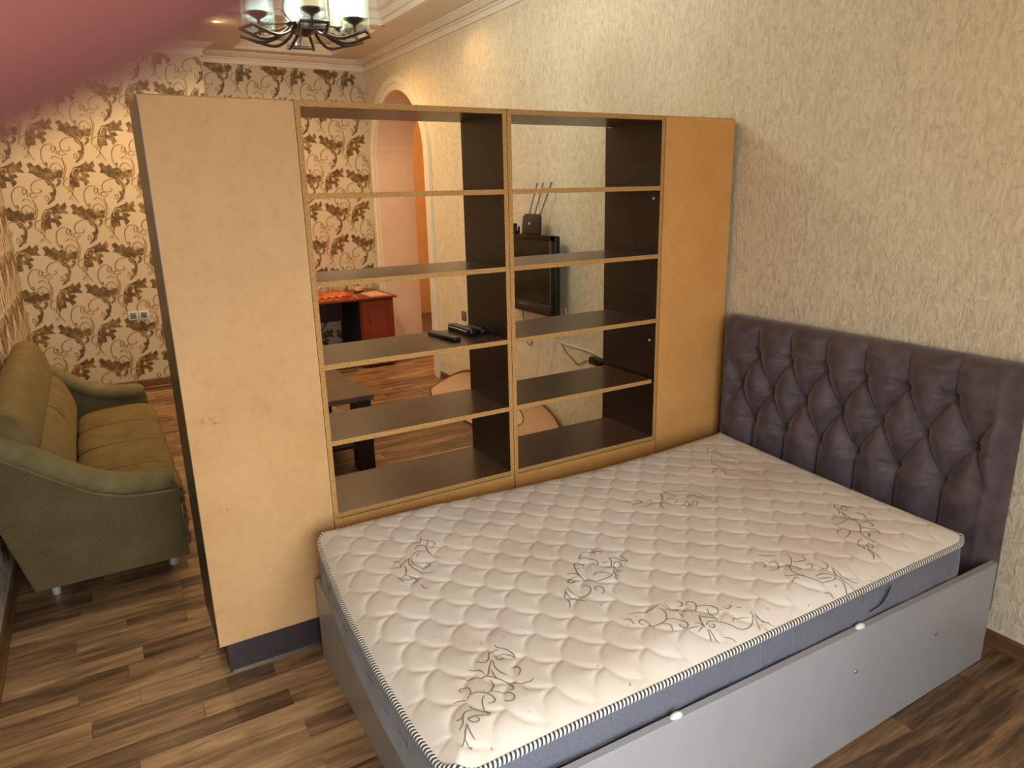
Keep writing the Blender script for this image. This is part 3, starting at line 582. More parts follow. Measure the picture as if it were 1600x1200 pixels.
# ceiling: soffit round the room, a recessed panel with a spot, and a deep tray
mb = MB(); TX, TY0, TY1 = -3.60, -3.02, -0.40
def slab(x0, x1, y0, y1, z=ZC): mb.box(x0, x1, y0, y1, z, z+0.04)
slab(XF-0.1, XW, TY1, 0.0)
slab(XF-0.1, XW, YL, TY0)
slab(XF-0.1, -5.04, TY0, TY1); slab(-3.74, TX, TY0, TY1); slab(-5.04, -3.74, TY0, -1.39)
slab(2.95, XW, TY0, TY1)
mb.box(-5.06, -3.72, -1.41, -0.38, 3.25, 3.29)
for (a, b, c, d) in ((-5.06, -5.04, -1.39, TY1), (-3.74, -3.72, -1.39, TY1), (-5.04, -3.74, -1.41, -1.39), (-5.04, -3.74, TY1, -0.38)): mb.box(a, b, c, d, ZC+0.002, 3.29)
mb.box(TX-0.02, 2.97, TY0-0.02, TY1+0.02, 3.48, 3.52)
for (a, b, c, d) in ((TX-0.02, TX, TY0, TY1), (2.95, 2.97, TY0, TY1), (TX, 2.95, TY0-0.02, TY0), (TX, 2.95, TY1, TY1+0.02)): mb.box(a, b, c, d, ZC+0.002, 3.5)
structure('ceiling', mb, M['white'])
PROF = [(0, 3.05), (0.016, 3.05), (0.020, 3.090), (0.036, 3.094), (0.036, 3.103), (0.026, 3.105), (0.026, 3.109), (0.050, 3.113), (0.085, 3.134), (0.088, 3.138), (0.104, 3.139), (0.104, 3.15), (0, 3.15)]
TRAYP = [(0.0005, 3.152), (0.03, 3.152), (0.035, 3.19), (0.05, 3.20), (0.055, 3.25), (0.085, 3.27), (0.09, 3.33), (0.13, 3.36), (0.135, 3.42), (0.17, 3.44), (0.17, 3.48), (0, 3.48)]
mb = MB(); mb.prism([(-d, z) for d, z in PROF], 0, XF, XW); structure('trim_3', mb, M['crown'])
mb = MB(); mb.prism([(XF+d, z) for d, z in PROF], 1, YP, 0.0); structure('trim_4', mb, M['crown'])
mb = MB()
# crown on the forward step with a mitred outside corner and return
n = len(PROF)
v = [(XL+d, YL, z) for d, z in PROF] + [(XL+d, YP+d, z) for d, z in PROF] + [(XF+0.02, YP+d, z) for d, z in PROF]
mb.add(v, [(i, n+i, n+(i+1) % n, (i+1) % n) for i in range(n)] + [(n+i, 2*n+i, 2*n+(i+1) % n, n+(i+1) % n) for i in range(n)] + [tuple(range(n)), tuple(range(3*n-1, 2*n-1, -1))])
structure('trim_5', mb, M['crown'])
mb = MB(); mb.prism([(YL+d, z) for d, z in PROF], 0, XL, XW); structure('trim_6', mb, M['crown'])
mb = MB(); mb.prism([(TX+d, z) for d, z in TRAYP], 1, TY0, TY1); mb.prism([(TY1-d, z) for d, z in TRAYP], 0, TX, 2.95); mb.prism([(TY0+d, z) for d, z in TRAYP], 0, TX, 2.95)
structure('trim_7', mb, M['crown'])
mb = MB()
for i, (d, z) in enumerate(((0.0, 3.152), (0.02, 3.182), (0.035, 3.212))):
    mb.box(-5.04, -5.02-0.0+d, -1.39, TY1, z, z+0.03); mb.box(-5.04, -3.74, TY1-0.02-d, TY1, z, z+0.03); mb.box(-5.04, -3.74, -1.39, -1.37+d, z, z+0.03)
structure('trim_8', mb, M['crown'])
# baseboards
BP = [(0, 0.0005), (0.022, 0.0005), (0.022, 0.012), (0.014, 0.018), (0.013, 0.058), (0.008, 0.066), (0, 0.066)]
mb = MB(); mb.prism([(-d, z) for d, z in BP], 0, AX+AR+0.125, XW); mb.prism([(-d, z) for d, z in BP], 0, XF, AX-AR-0.125); structure('baseboard_right', mb, M['base'])
mb = MB(); mb.prism([(XF+d, z) for d, z in BP], 1, YP, 0.0); mb.prism([(XL+d, z*1.5) for d, z in BP], 1, YL, YP+0.02); structure('baseboard_far', mb, M['base'])
mb = MB(); mb.prism([(YL+d, z) for d, z in BP], 0, XL, XW); structure('baseboard_left', mb, M['base'])

# ------------------------------------------------------------------ shelf wall: four units standing side by side
T = 0.020; H = 2.10; HP = 0.12
def closed_cabinet(name, y0, y1, depth, back, label, group, with_plinth):
    t = empty(name, (-depth/2, (y0+y1)/2, 0), label, 'cabinet', group)
    q = MB(); q.box(-depth, -0.005, y0+0.001, y0+T, HP, H-T); part('side_panel', q, M['wenge'], t)
    q = MB(); q.box(-depth, -0.005, y1-T, y1-0.001, HP, H-T); part('side_panel', q, M['wenge'], t)
    q = MB(); q.box(-depth, -0.005, y0+0.001, y1-0.001, H-T, H); part('top_panel', q, M['chip'], t)
    q = MB(); q.box(-depth, -0.005, y0+T, y1-T, HP, HP+T); part('bottom_panel', q, M['wenge'], t)
    q = MB(); q.box(-depth-0.018, -depth, y0+0.003, y1-0.003, HP, H); d = part('door', q, M['wenge'], t)
    q = MB(); q.tube([(-depth-0.045, y0+0.06, 1.0), (-depth-0.045, y0+0.06, 1.16)], 0.006); q.tube([(-depth-0.018, y0+0.06, 1.01), (-depth-0.045, y0+0.06, 1.01)], 0.005); q.tube([(-depth-0.018, y0+0.06, 1.15), (-depth-0.045, y0+0.06, 1.15)], 0.005)
    h = part('handle', q, M['silver'], t); h.parent = d
    q = MB(); q.box(-0.005, 0.0, y0+0.003, y1-0.0005, HP+0.003, H-0.004); part('back_panel', q, back, t)
    for (a, b) in ((y0+0.03, y1-0.001),):
        q = MB(); q.box(-depth+0.03, -0.004, a, b, 0.0, HP); pl = part('plinth', q, M['plinth'], t)
        q = MB(); q.box(-0.004, -0.0015, a+0.008, b, 0.001, 0.005); o = part('edge_strip', q, M['silver'], t); o.parent = pl; o['label'] = 'thin silver strip along the foot of the plinth'
    return t
closed_cabinet('tall_cabinet', -2.648, -2.166, 0.355, M['mdf'], 'tall narrow cabinet with pale hardboard back and dark plinth, beside the sofa', 'cabinets of the shelf wall', True)
closed_cabinet('tall_cabinet', -0.478, -0.027, 0.43, M['mdf_shade_tint'], 'tall narrow cabinet with hardboard back tinted orange for weaker daylight, against the textured wall by the headboard', 'cabinets of the shelf wall', True)
ZS = (1.79, 1.475, 1.162, 0.857)
def open_unit(y0, y1, label, short):
    t = empty('open_shelf_unit', (-0.185, (y0+y1)/2, 0), label, 'shelf unit', 'open shelf units of the shelf wall')
    D = 0.37
    def board(name, a, b, c, d, e=0.0):
        q = MB(); q.box(-D+e, 0.0, a, b, c, d); o = part(name, q, [M['wenge' if name == 'side_panel' else 'wshelf_sheen'], M['chip']], t)
        for p in o.data.polygons:
            if p.normal.x > 0.9: p.material_index = 1
        return o
    board('side_panel', y0+0.0005, y0+T, HP, H); board('side_panel', y1-T, y1-0.0005, HP, H)
    board('top_panel', y0+T, y1-T, H-T, H)
    for i, z in enumerate(ZS):
        board('shelf', y0+T+0.0005, y1-T-(0.017 if short and i == 3 else 0.0005), z-T, z)
    board('bottom_shelf', y0+T, y1-T, 0.552-T, 0.552)
    q = MB(); q.box(-0.006, 0.001, y0+0.004, y1-0.004, HP, 0.552-T-0.004); part('back_panel', q, M['mdf_shade_tint'], t)
    q = MB(); q.box(-D+0.03, -0.02, y0, y1, 0, HP); part('plinth', q, M['plinth'], t)
    q = MB(); q.box(-D-0.018, -D, y0+0.003, (y0+y1)/2-0.002, HP, 0.55); d = part('door', q, M['wenge'], t)
    q = MB(); q.box(-D-0.018, -D, (y0+y1)/2+0.002, y1-0.003, HP, 0.55); d = part('door', q, M['wenge'], t)
    for z in (1.734, 1.048):
        for yy, sgn in (((y1-T, -1),) if short else ()):
            q = MB(); q.tube([(-0.042, yy, z), (-0.042, yy+sgn*0.004, z)], 0.006, 10); o = part('screw_cap', q, M['padw'], t)
    return t
open_unit(-2.165, -1.3235, 'wider-looking open shelf unit holding the black remotes, next to the pale cabinet', False)
open_unit(-1.3225, -0.479, 'open shelf unit through which the TV and router can be seen', True)

# ------------------------------------------------------------------ bed
bed = empty('bed', (0.8, -1.2, 0), 'double bed with grey laminate frame and buttoned dark velvet headboard', 'bed')
YH, YFOOT = -0.125, -2.28
q = MB(); v = []
for (x0, x1) in ((1.456, 1.48),):
    q.add([(x0, YFOOT+0.002, 0), (x1, YFOOT+0.002, 0), (x1, YH, 0), (x0, YH, 0), (x0, YFOOT+0.002, 0.462), (x1, YFOOT+0.002, 0.462), (x1, YH, 0.415), (x0, YH, 0.415)],
          [(0,3,2,1),(4,5,6,7),(0,1,5,4),(1,2,6,5),(2,3,7,6),(3,0,4,7)])
side = part('side_panel', q, M['greypanel'], bed, bevel=0.0015, seg=1)
q = MB(); q.box(0.085, 0.109, YFOOT+0.022, YH, 0, 0.34); part('side_panel', q, M['greypanel'], bed, bevel=0.0015, seg=1)
q = MB(); q.box(0.085, 1.456, YFOOT-0.002, YFOOT+0.020, 0, 0.34); part('foot_panel', q, M['greypanel'], bed, bevel=0.0015, seg=1)
q = MB(); q.box(0.111, 1.454, YFOOT+0.024, YH, 0.26, 0.30); part('mattress_base', q, M['darkgap'], bed)
for (y, z) in ((-0.946, 0.282), (-0.491, 0.25)):
    q = MB(); q.lathe([(0.0, 0.004), (0.005, 0.0035), (0.0075, 0.001), (0.0075, 0)], 12); q.v = [(1.48+p[2], y+p[0], z+p[1]) for p in q.v]
    part('screw_cap', q, M['silver'], bed, smooth=40)
for y, zz in ((-0.934, 0.436), (-1.71, 0.452)):
    q = MB(); q.lathe([(0.0, 0.012), (0.008, 0.010), (0.013, 0.005), (0.014, 0)], 14); q.v = [(1.468+p[0]*0.8, y+p[1]*1.5, zz-0.003+p[2]) for p in q.v]
    part('bumper_pad', q, M['padw'], bed, smooth=40)
# headboard: deep-buttoned upholstery as a height field
HX0, HX1, HZ0, HZ1 = 0.065, 1.440, 0.16, 1.148
BX0, BDX, BZT, BDZ = 0.285, 0.1875, 0.985, 0.170
def tuft(X, Z):
    u = (X - BX0)/BDX; w = (BZT - Z)/BDZ            # w=0 top row, 1 middle (offset half), 2 bottom row
    a = u + w/2; b = u - w/2
    inz = np.clip(1-np.maximum(np.maximum(-w, w-2), 0)/0.18, 0, 1)
    diam = np.power(np.abs(np.sin(PI*a))*np.abs(np.sin(PI*b)), 0.62); vert = np.power(np.abs(np.sin(PI*u)), 0.62)
    f = inz*diam + (1-inz)*vert
    # outside the columns of buttons the folds die out
    out = np.clip(np.maximum(-u-0.62, u-5.62)/0.35, 0, 1)
    f = f*(1-out) + out*1.0
    f = np.where((w > 2.0), np.minimum(1, f), f)
    h = 0.058*np.clip(f, 0, 1)
    # buttons pull deep
    for r in range(3):
        for c in range(7 if r == 1 else 6):
            bx = BX0 + BDX*c - (BDX/2 if r == 1 else 0); bz = BZT - BDZ*r
            d = np.hypot(X-bx, Z-bz); th = np.arctan2(Z-bz, X-bx)
            h -= 0.020*np.exp(-(d/0.020)**2)
            h += 0.0026*np.sin(11*th+c*1.7+r)*np.exp(-((d-0.042)/0.024)**2)
    # horizontal pull folds at both ends of the middle row
    for (xe, sx) in ((BX0-BDX/2, -1), (BX0+BDX*5.5, 1)):
        bz = BZT-BDZ; m = (sx*(X-xe) > 0)
        h -= np.where(m, 0.016*np.exp(-((Z-bz+0.25*sx*(X-xe)*(1 if sx > 0 else -0.2))/0.012)**2)*np.exp(-np.abs(X-xe)/0.09), 0)
    return h
nu, nv = 230, 150
us = np.linspace(HX0, HX1, nu); vs = np.linspace(HZ0, HZ1, nv)
X, Z = np.meshgrid(us, vs, indexing='ij')
ed = np.minimum(np.minimum(X-HX0, HX1-X), HZ1-Z)
roll = np.sqrt(np.clip(1-np.clip(1-ed/0.035, 0, 1)**2, 0, 1))
Y = -0.035 - 0.038*roll - tuft(X, Z)*np.clip(ed/0.05, 0, 1)
V = np.stack([X, Y, Z], -1)
# wrap round the sides to the wall
ring_l = V[:1].copy(); ring_l[..., 1] = -0.02; ring_r = V[-1:].copy(); ring_r[..., 1] = -0.02
V = np.concatenate([ring_l, V, ring_r], 0)
top = V[:, -1:].copy(); top[..., 1] = -0.02
V = np.concatenate([V, top], 1)
off = np.array([0.8, -1.2, 0.0])
hb = grid_mesh('headboard', V-off, V.shape[0], V.shape[1], M['velvet'], bed)
q = MB(); q.box(HX0+0.02, HX1-0.02, -0.05, -0.02, 0.0, HZ0+0.02); part('headboard_foot', q, M['vbutton'], bed)
bmesh_button = None
for r in range(3):
    for c in range(7 if r == 1 else 6):
        bx = BX0 + BDX*c - (BDX/2 if r == 1 else 0); bz = BZT - BDZ*r
        if bmesh_button is None:
            q = MB(); q.lathe([(0.0, 0.006), (0.006, 0.005), (0.010, 0.002), (0.011, -0.004)], 12)
            q.v = [(p[0], -p[2], p[1]) for p in q.v]
            o = q.build('button', M['vbutton'], hb, smooth=50); bmesh_button = o.data
        else:
            o = bpy.data.objects.new('button', bmesh_button); COL.objects.link(o); o.parent = hb
        o.location = (bx-0.8, -0.060+1.2, bz)

# ------------------------------------------------------------------ mattress
mat_ = empty('mattress', (0.8, -1.25, 0.30), 'cream quilted mattress with scroll print and striped piping lying on the bed', 'mattress')
def xf(y): return np.interp(y, [-2.4, -2.1, -1.8, -1.4, -1.0, -0.6, -0.1], [0.124, 0.124, 0.130, 0.165, 0.178, 0.165, 0.134])
def xn(y): return np.interp(y, [-2.4, -2.0, -1.5, -1.0, -0.4, -0.1], [1.434, 1.430, 1.437, 1.443, 1.445, 1.443])
def yh(x): return np.interp(x, [0.1, 0.3, 0.7, 1.1, 1.5], [-0.155, -0.172, -0.225, -0.265, -0.285])
def yf(x): return np.interp(x, [0.1, 0.3, 0.65, 1.0, 1.25, 1.5], [-2.262, -2.292, -2.328, -2.345, -2.348, -2.335])
def quilt(x, y):
    w, row, R = 0.148, 0.0745, 0.0745; x0, y0 = 0.813, -2.214
    wob = 0.004*np.sin(x*21+y*13) ; x = x + wob; y = y + 0.003*np.sin(y*17-x*11)
    jj = np.floor((y-y0)/row); best = np.full(x.shape, 9.0)
    for dj in (0, 1, 2):
        j = jj + dj; yj = y0 + j*row; ox = x0 + np.mod(j, 2)*w/2
        cx = ox + w/2 + np.round((x-ox-w/2)/w)*w
        for k in (-1, 0, 1):
            c = cx + k*w
            rr = np.hypot((x-c)/(w/2), (y-yj)/R)
            d = np.abs(rr-1)*R
            d = np.where(y <= yj+0.002, d, np.minimum(np.hypot(x-c-w/2, y-yj), np.hypot(x-c+w/2, y-yj)))
            best = np.minimum(best, d)
    return best
def mtop(x, y):
    d = np.minimum(np.minimum(x-xf(y), xn(y)-x), np.minimum(y-yf(x), yh(x)-y)); d = np.clip(d, 0, 1)
    z = 0.578 - 0.040*np.power(np.clip(1-d/0.12, 0, 1), 2.2)
    z = z + 0.006*np.sin(x*3.1+1)*np.sin(y*2.3)
    g = quilt(x, y)
    return z - 0.0062*np.exp(-g/0.0075)*np.clip(d/0.05, 0.0, 1) + 0.0022*np.clip(g/0.04, 0, 1)*np.clip(d/0.05, 0.0, 1)
def outline_map(u, v):
    """unit square to the mattress outline with rounded corners"""
    r = 0.075
    a = u.copy(); b = v.copy(); A = r/1.3; B = r/2.1
    ca = np.where(u < A, (A-u)/A, np.where(u > 1-A, (u-1+A)/A, 0)); cb = np.where(v < B, (B-v)/B, np.where(v > 1-B, (v-1+B)/B, 0))
    na = ca*np.sqrt(1-cb**2/2); nb = cb*np.sqrt(1-ca**2/2)
    a = np.where(u < A, A-na*A, np.where(u > 1-A, 1-A+na*A, u)); b = np.where(v < B, B-nb*B, np.where(v > 1-B, 1-B+nb*B, v))
    xa = 0.14 + a*1.30
    y = yh(xa)*(1-b) + yf(xa)*b
    x = xf(y)*(1-a) + xn(y)*a
    return x, y
nu, nv = 240, 390
U, Vv = np.meshgrid(np.linspace(0, 1, nu), np.linspace(0, 1, nv), indexing='ij')
mx, my = outline_map(U, Vv)
mz = mtop(mx, my)
off = np.array([0.8, -1.25, 0.30])
grid_mesh('cover', np.stack([mx, my, mz], -1)-off, nu, nv, M['mtop'], mat_)
# edge loop for piping and border
t = np.linspace(0, 1, 90)
loop = [(a, 0.0) for a in np.linspace(0, 1, 90)[:-1]] + [(1.0, b) for b in np.linspace(0, 1, 140)[:-1]] + [(a, 1.0) for a in np.linspace(1, 0, 90)[:-1]] + [(0.0, b) for b in np.linspace(1, 0, 140)[:-1]]
lu = np.array(loop); ex, ey = outline_map(lu[:, 0], lu[:, 1]); ez = mtop(ex, ey)
def pipe(name, dz, r):
    n = len(ex); k = 10
    P = np.stack([ex, ey, ez+dz], -1)
    q = MB(); q.tube([tuple(p) for p in P], r, k, closed=True, up=(0, 0, 1))
    o = part(name, q, M['piping'], mat_, smooth=60)
    Ls = np.concatenate([[0], np.cumsum(np.linalg.norm(np.diff(P, axis=0), axis=1))]); tot = Ls[-1] + np.linalg.norm(P[0]-P[-1])
    uvl = o.data.uv_layers.new(name='UVMap')
    for pl in o.data.polygons:
        vi = list(pl.vertices)
        big_s = any(i//k == n-1 for i in vi) and any(i//k == 0 for i in vi); big_a = any(i % k == k-1 for i in vi) and any(i % k == 0 for i in vi)
        for li, i in zip(pl.loop_indices, vi):
            s_ = Ls[i//k]; a_ = (i % k)/k
            if big_s and i//k == 0: s_ = tot
            if big_a and i % k == 0: a_ = 1.0
            uvl.data[li].uv = (s_, a_)
    return o
pipe('piping', -0.004, 0.0095)
# border: bulging side of the mattress
n = len(ex); rows = 14
nxv = np.zeros((n, 2)); P2 = np.stack([ex, ey], -1); tg = np.roll(P2, -1, 0)-np.roll(P2, 1, 0); tg /= np.linalg.norm(tg, axis=1)[:, None]; nxv = np.stack([tg[:, 1], -tg[:, 0]], -1)
cen = P2.mean(0); sgn = np.sign(((P2-cen)*nxv).sum(1).mean()); nxv *= sgn
B = np.zeros((n, rows, 3))
foot = np.clip((-2.15-ey)/0.1, 0, 1)                  # the foot end hangs over the foot panel
for i in range(rows):
    s_ = i/(rows-1)
    bulge = 0.006*math.sin(PI*s_)
    zb = np.where(foot > 0.3, 0.352, 0.304)
    wob = 0.0025*np.sin(np.arange(n)*0.35)*math.sin(PI*s_)
    inset = -0.002 - (0.012*max(0, s_-0.5)) * (1-foot)
    B[:, i, 0] = ex + nxv[:, 0]*(bulge+inset+wob); B[:, i, 1] = ey + nxv[:, 1]*(bulge+inset+wob); B[:, i, 2] = (ez-0.008)*(1-s_) + zb*s_
grid_mesh('border', B-off, n, rows, M['mborder'], mat_, closed_u=True)
# quilting seams on the border, thin raised threads
q = MB()
for i in range(0, n, 9):
    j = (i + 5) % n
    q.tube([B[i, 1]+np.append(nxv[i], 0)*0.0015, B[i, 5]+np.append(nxv[i], 0)*0.0015, B[j, 5]+np.append(nxv[j], 0)*0.0015, B[j, 10]+np.append(nxv[j], 0)*0.0015], 0.0011, 4)
M['thread'] = plain('border_thread', (128, 128, 140), 0.7)
o = part('seam', q, M['thread'], mat_); o['kind'] = 'stuff'
q = MB(); 
u_, v_ = np.meshgrid(np.linspace(0, 1, 20), np.linspace(0, 1, 20), indexing='ij'); bx_, by_ = outline_map(u_, v_)
grid_mesh('underside', np.stack([0.8+(bx_-0.8)*0.985, by_*0.99-0.012, np.where(by_ < -2.18, 0.353, 0.304)], -1)-off, 20, 20, M['mborder'], mat_)
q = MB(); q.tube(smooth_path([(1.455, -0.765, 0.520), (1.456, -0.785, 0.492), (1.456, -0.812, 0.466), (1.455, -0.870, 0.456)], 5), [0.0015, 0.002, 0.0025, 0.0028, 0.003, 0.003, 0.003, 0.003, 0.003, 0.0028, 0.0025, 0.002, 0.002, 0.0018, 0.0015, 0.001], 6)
o = part('crease_shade', q, M['darkgap'], mat_); o['label'] = 'dark line standing for the shade of a crease in the mattress side above the white pad'  # dark tube laid on as the shade of a fabric crease
# scroll print on the cover, fine embroidered lines that follow the quilting
q = MB()
for st in PRINT:
    P = smooth_path([(a, b, 0) for a, b in st], 5)
    xs = np.array([p.x for p in P]); ys = np.array([p.y for p in P]); zs = mtop(xs, ys)+0.0012
    wd = 0.0017
    L = []; R = []
    for i in range(len(P)):
        tt = (P[min(i+1, len(P)-1)]-P[max(i-1, 0)]); tt = tt.normalized() if tt.length > 1e-9 else Vector((1, 0, 0))
        s_ = wd*(0.5+0.5*math.sin(PI*(i+0.5)/len(P)))
        L.append((xs[i]-tt.y*s_, ys[i]+tt.x*s_, zs[i])); R.append((xs[i]+tt.y*s_, ys[i]-tt.x*s_, zs[i]))
    q.add(L+R, [(i, i+1, len(P)+i+1, len(P)+i) for i in range(len(P)-1)])
o = part('scroll_print', q, M['print'], mat_); o['kind'] = 'stuff'

# ------------------------------------------------------------------ sofa
sofa = empty('sofa', (-1.8, -3.0, 0), 'worn olive velour sofa with scrolled arms against the patterned wall', 'sofa')
SX0, SX1 = -2.80, -0.85
ARM = [(-2.665, 0.515), (-2.76, 0.520), (-2.88, 0.535), (-3.0, 0.582), (-3.12, 0.665), (-3.24, 0.755), (-3.34, 0.83), (-3.375, 0.86)]
BODY = [(-2.645, 0.125), (-2.655, 0.505)] + [(y, z-0.03) for y, z in ARM[1:]] + [(-3.388, 0.80), (-3.352, 0.43), (-3.275, 0.125)]
for (xa, xb, lab) in ((SX1-0.10, SX1, 'near'), (SX0, SX0+0.10, 'far')):
    q = MB(); q.prism(BODY, 0, xa, xb); part('arm_panel', q, M['sofa_w'], sofa, bevel=0.008, seg=2)
    xc = (xa+xb)/2
    pts = smooth_path([(xc, y, z) for y, z in ARM], 5)
    rr = [0.052]*len(pts); rr[0] = 0.030; rr[1] = 0.044; rr[2] = 0.050
    q = MB(); 
    # cushion roll: ellipse wider than tall
    ring = []; nn = 16
    for i, p in enumerate(pts):
        a = pts[max(i-1, 0)]; b = pts[min(i+1, len(pts)-1)]; tt = (b-a).normalized(); up = Vector((1, 0, 0)).cross(tt)
        if up.z < 0: up = -up
        k = rr[i]/0.052
        ring += [p + Vector((1, 0, 0))*math.cos(2*PI*j/nn)*0.078*k + up*math.sin(2*PI*j/nn)*0.050*k for j in range(nn)]
    q.add(ring, [(i*nn+j, (i+1)*nn+j, (i+1)*nn+(j+1) % nn, i*nn+(j+1) % nn) for i in range(len(pts)-1) for j in range(nn)] + [tuple(range(nn-1, -1, -1)), tuple((len(pts)-1)*nn+j for j in range(nn))])
    arm = part('armrest', q, M['sofa_a'], sofa, smooth=60)
    sx = 1 if lab == 'near' else -1
    q = MB(); q.tube([(xc+sx*0.062, p.y, p.z-0.040) for p in pts], 0.007, 8); o = part('piping', q, M['sofa_a'], sofa, smooth=60); o.parent = arm
def cushion(name, x0, x1, cy, cz, hy, hz, tilt, mat, n=28, e=3.0, puff=0.0, segs=1):
    prof = []
    for j in range(n):
        a = 2*PI*j/n; c, s_ = math.cos(a), math.sin(a)
        py = math.copysign(abs(c)**(2/e), c)*hy; pz = math.copysign(abs(s_)**(2/e), s_)*hz
        prof.append((py*math.cos(tilt)-pz*math.sin(tilt), py*math.sin(tilt)+pz*math.cos(tilt)))
    S = []; m = 12*segs
    for i in range(m+1):
        t_ = i/m; x = x0+(x1-x0)*t_
        k = min(1, math.sqrt(max(0, 1-max(0, 1-min(t_, 1-t_)*(x1-x0)/0.05)**2))*0.25+0.75)
        ps = 1 + puff*(abs(math.sin(PI*t_*segs))**0.38-1) if segs > 1 else 1
        S.append([(x, cy+p[0]*k*(1 if segs == 1 else 0.5+0.5*ps), cz+p[1]*k*ps) for p in prof])
    q = MB(); q.add([p for r_ in S for p in r_], [(i*n+j, (i+1)*n+j, (i+1)*n+(j+1) % n, i*n+(j+1) % n) for i in range(m) for j in range(n)] + [tuple(range(n-1, -1, -1)), tuple(m*n+j for j in range(n))])
    o = part(name, q, mat, sofa, smooth=60)
    for i in range(1, segs):                     # sewn seams across the cushion
        ring = [p for p in S[i*12] if p[2] > cz + 0.2*hz and p[1] > cy - 0.9*hy]; ring.sort(key=lambda p: p[1])
        q = MB(); q.tube(ring, 0.004, 6); g = part('seam', q, M['tabledark'], sofa, smooth=60); g.parent = o
    return o
cushion('seat', SX0+0.11, SX1-0.11, -2.85, 0.375, 0.235, 0.085, 0.03, M['sofa_v'], puff=0.16, segs=4)
cushion('back_cushion', SX0+0.11, SX1-0.11, -3.165, 0.57, 0.085, 0.165, 0.28, M['sofa_v'], puff=0.05, segs=2, e=2.6)
cushion('head_cushion', SX0+0.06, SX1-0.06, -3.255, 0.815, 0.085, 0.150, 0.24, M['sofa_v'], e=2.6)
q = MB(); q.box(SX0+0.10, SX1-0.10, -3.28, -2.66, 0.125, 0.31); part('base', q, M['sofa_v'], sofa, bevel=0.01)
q = MB(); q.prism([(-3.275, 0.13), (-3.352, 0.43), (-3.386, 0.80), (-3.34, 0.80), (-3.30, 0.43), (-3.23, 0.13)], 0, SX0+0.1, SX1-0.1); part('back_frame', q, M['sofa_w'], sofa)
for (x, y) in ((-1.06, -2.715), (-1.06, -3.22), (-2.6, -2.715), (-2.6, -3.22)):
    q = MB(); q.tube([(x, y, 0.0), (x, y, 0.13)], [0.018, 0.022], 12); part('leg', q, M['sofa_leg'], sofa, smooth=40)
q = MB()
for i in range(60):
    z = 0.2+0.27*random.random(); y = -2.648+0.006*random.random(); x = SX1-0.012+0.014*random.random()
    dy = random.uniform(-0.016, 0.012); dz = random.uniform(-0.03, 0.005)
    q.tube([(x, y, z), (x+0.004, y+0.008+dy*0.4, z+dz*0.5), (x+0.006, y+0.006+dy, z+dz)], [0.005, 0.004, 0.0015], 5)
o = part('torn_edge', q, M['torn'], sofa); o['kind'] = 'stuff'; o['label'] = 'ragged brown stuffing where the front corner is torn'

# ------------------------------------------------------------------ coffee table
ct = empty('coffee_table', (-2.25, -1.72, 0), 'low dark wood coffee table with thick legs, behind the shelf units', 'table')
q = MB(); q.box(-2.80, -1.70, -2.06, -1.385, 0.485, 0.52); part('tabletop', q, M['table'], ct, bevel=0.003, seg=1)
for (x, y) in ((-1.72, -1.40), (-1.72, -2.045), (-2.78, -1.40), (-2.78, -2.045)):
    sx = 1 if x < -2 else -1; sy = 1 if y < -1.7 else -1
    q = MB(); q.box(min(x, x+sx*0.11), max(x, x+sx*0.11), min(y, y+sy*0.11), max(y, y+sy*0.11), 0, 0.485); part('leg', q, M['tabledark'], ct, bevel=0.002, seg=1)
q = MB(); q.box(-2.76, -1.74, -2.02, -1.43, 0.16, 0.18); part('lower_shelf', q, M['tabledark'], ct)

# ------------------------------------------------------------------ red desk at the far wall
DK = (-4.85, -0.62, 0)
dk = empty('desk', DK, 'mahogany red desk with panelled door, against the patterned far wall', 'desk')
q = MB(); q.box(-5.20, -4.42, -1.20, -0.125, 0.730, 0.752); part('desktop', q, M['red'], dk, bevel=0.004)
q = MB(); q.box(-5.16, -4.47, -0.52, -0.155, 0.02, 0.728); part('pedestal', q, M['red'], dk)
q = MB()
q.box(-4.47, -4.452, -0.505, -0.17, 0.06, 0.715)
q.box(-4.452, -4.446, -0.505, -0.455, 0.06, 0.715); q.box(-4.452, -4.446, -0.22, -0.17, 0.06, 0.715); q.box(-4.452, -4.446, -0.455, -0.22, 0.06, 0.12); q.box(-4.452, -4.446, -0.455, -0.22, 0.655, 0.715); q.box(-4.452, -4.448, -0.425, -0.25, 0.15, 0.625)
dr = part('door', q, M['red'], dk, bevel=0.002, seg=1)
q = MB(); q.lathe([(0, 0.02), (0.01, 0.016), (0.012, 0.008), (0.006, 0)], 12); q.v = [(-4.446+p[2], -0.43+p[0], 0.52+p[1]) for p in q.v]; o = part('knob', q, M['reddark'], dk, smooth=50); o.parent = dr
q = MB(); q.box(-5.10, -5.08, -1.16, -0.52, 0.43, 0.728); part('modesty_panel', q, M['reddark'], dk)
q = MB(); q.box(-5.16, -4.47, -1.185, -1.15, 0.0, 0.728); part('side_panel', q, M['reddark'], dk)
q = MB(); q.box(-5.14, -4.49, -0.5225, -0.5205, 0.03, 0.726); part('inner_panel', q, M['darkgap'], dk)
for (x, y) in ((-4.52, -0.2), (-4.52, -0.48), (-5.1, -0.2), (-5.1, -0.48)):
    q = MB(); q.box(x-0.03, x+0.03, y-0.02, y+0.02, 0.0, 0.02); part('foot', q, M['reddark'], dk)
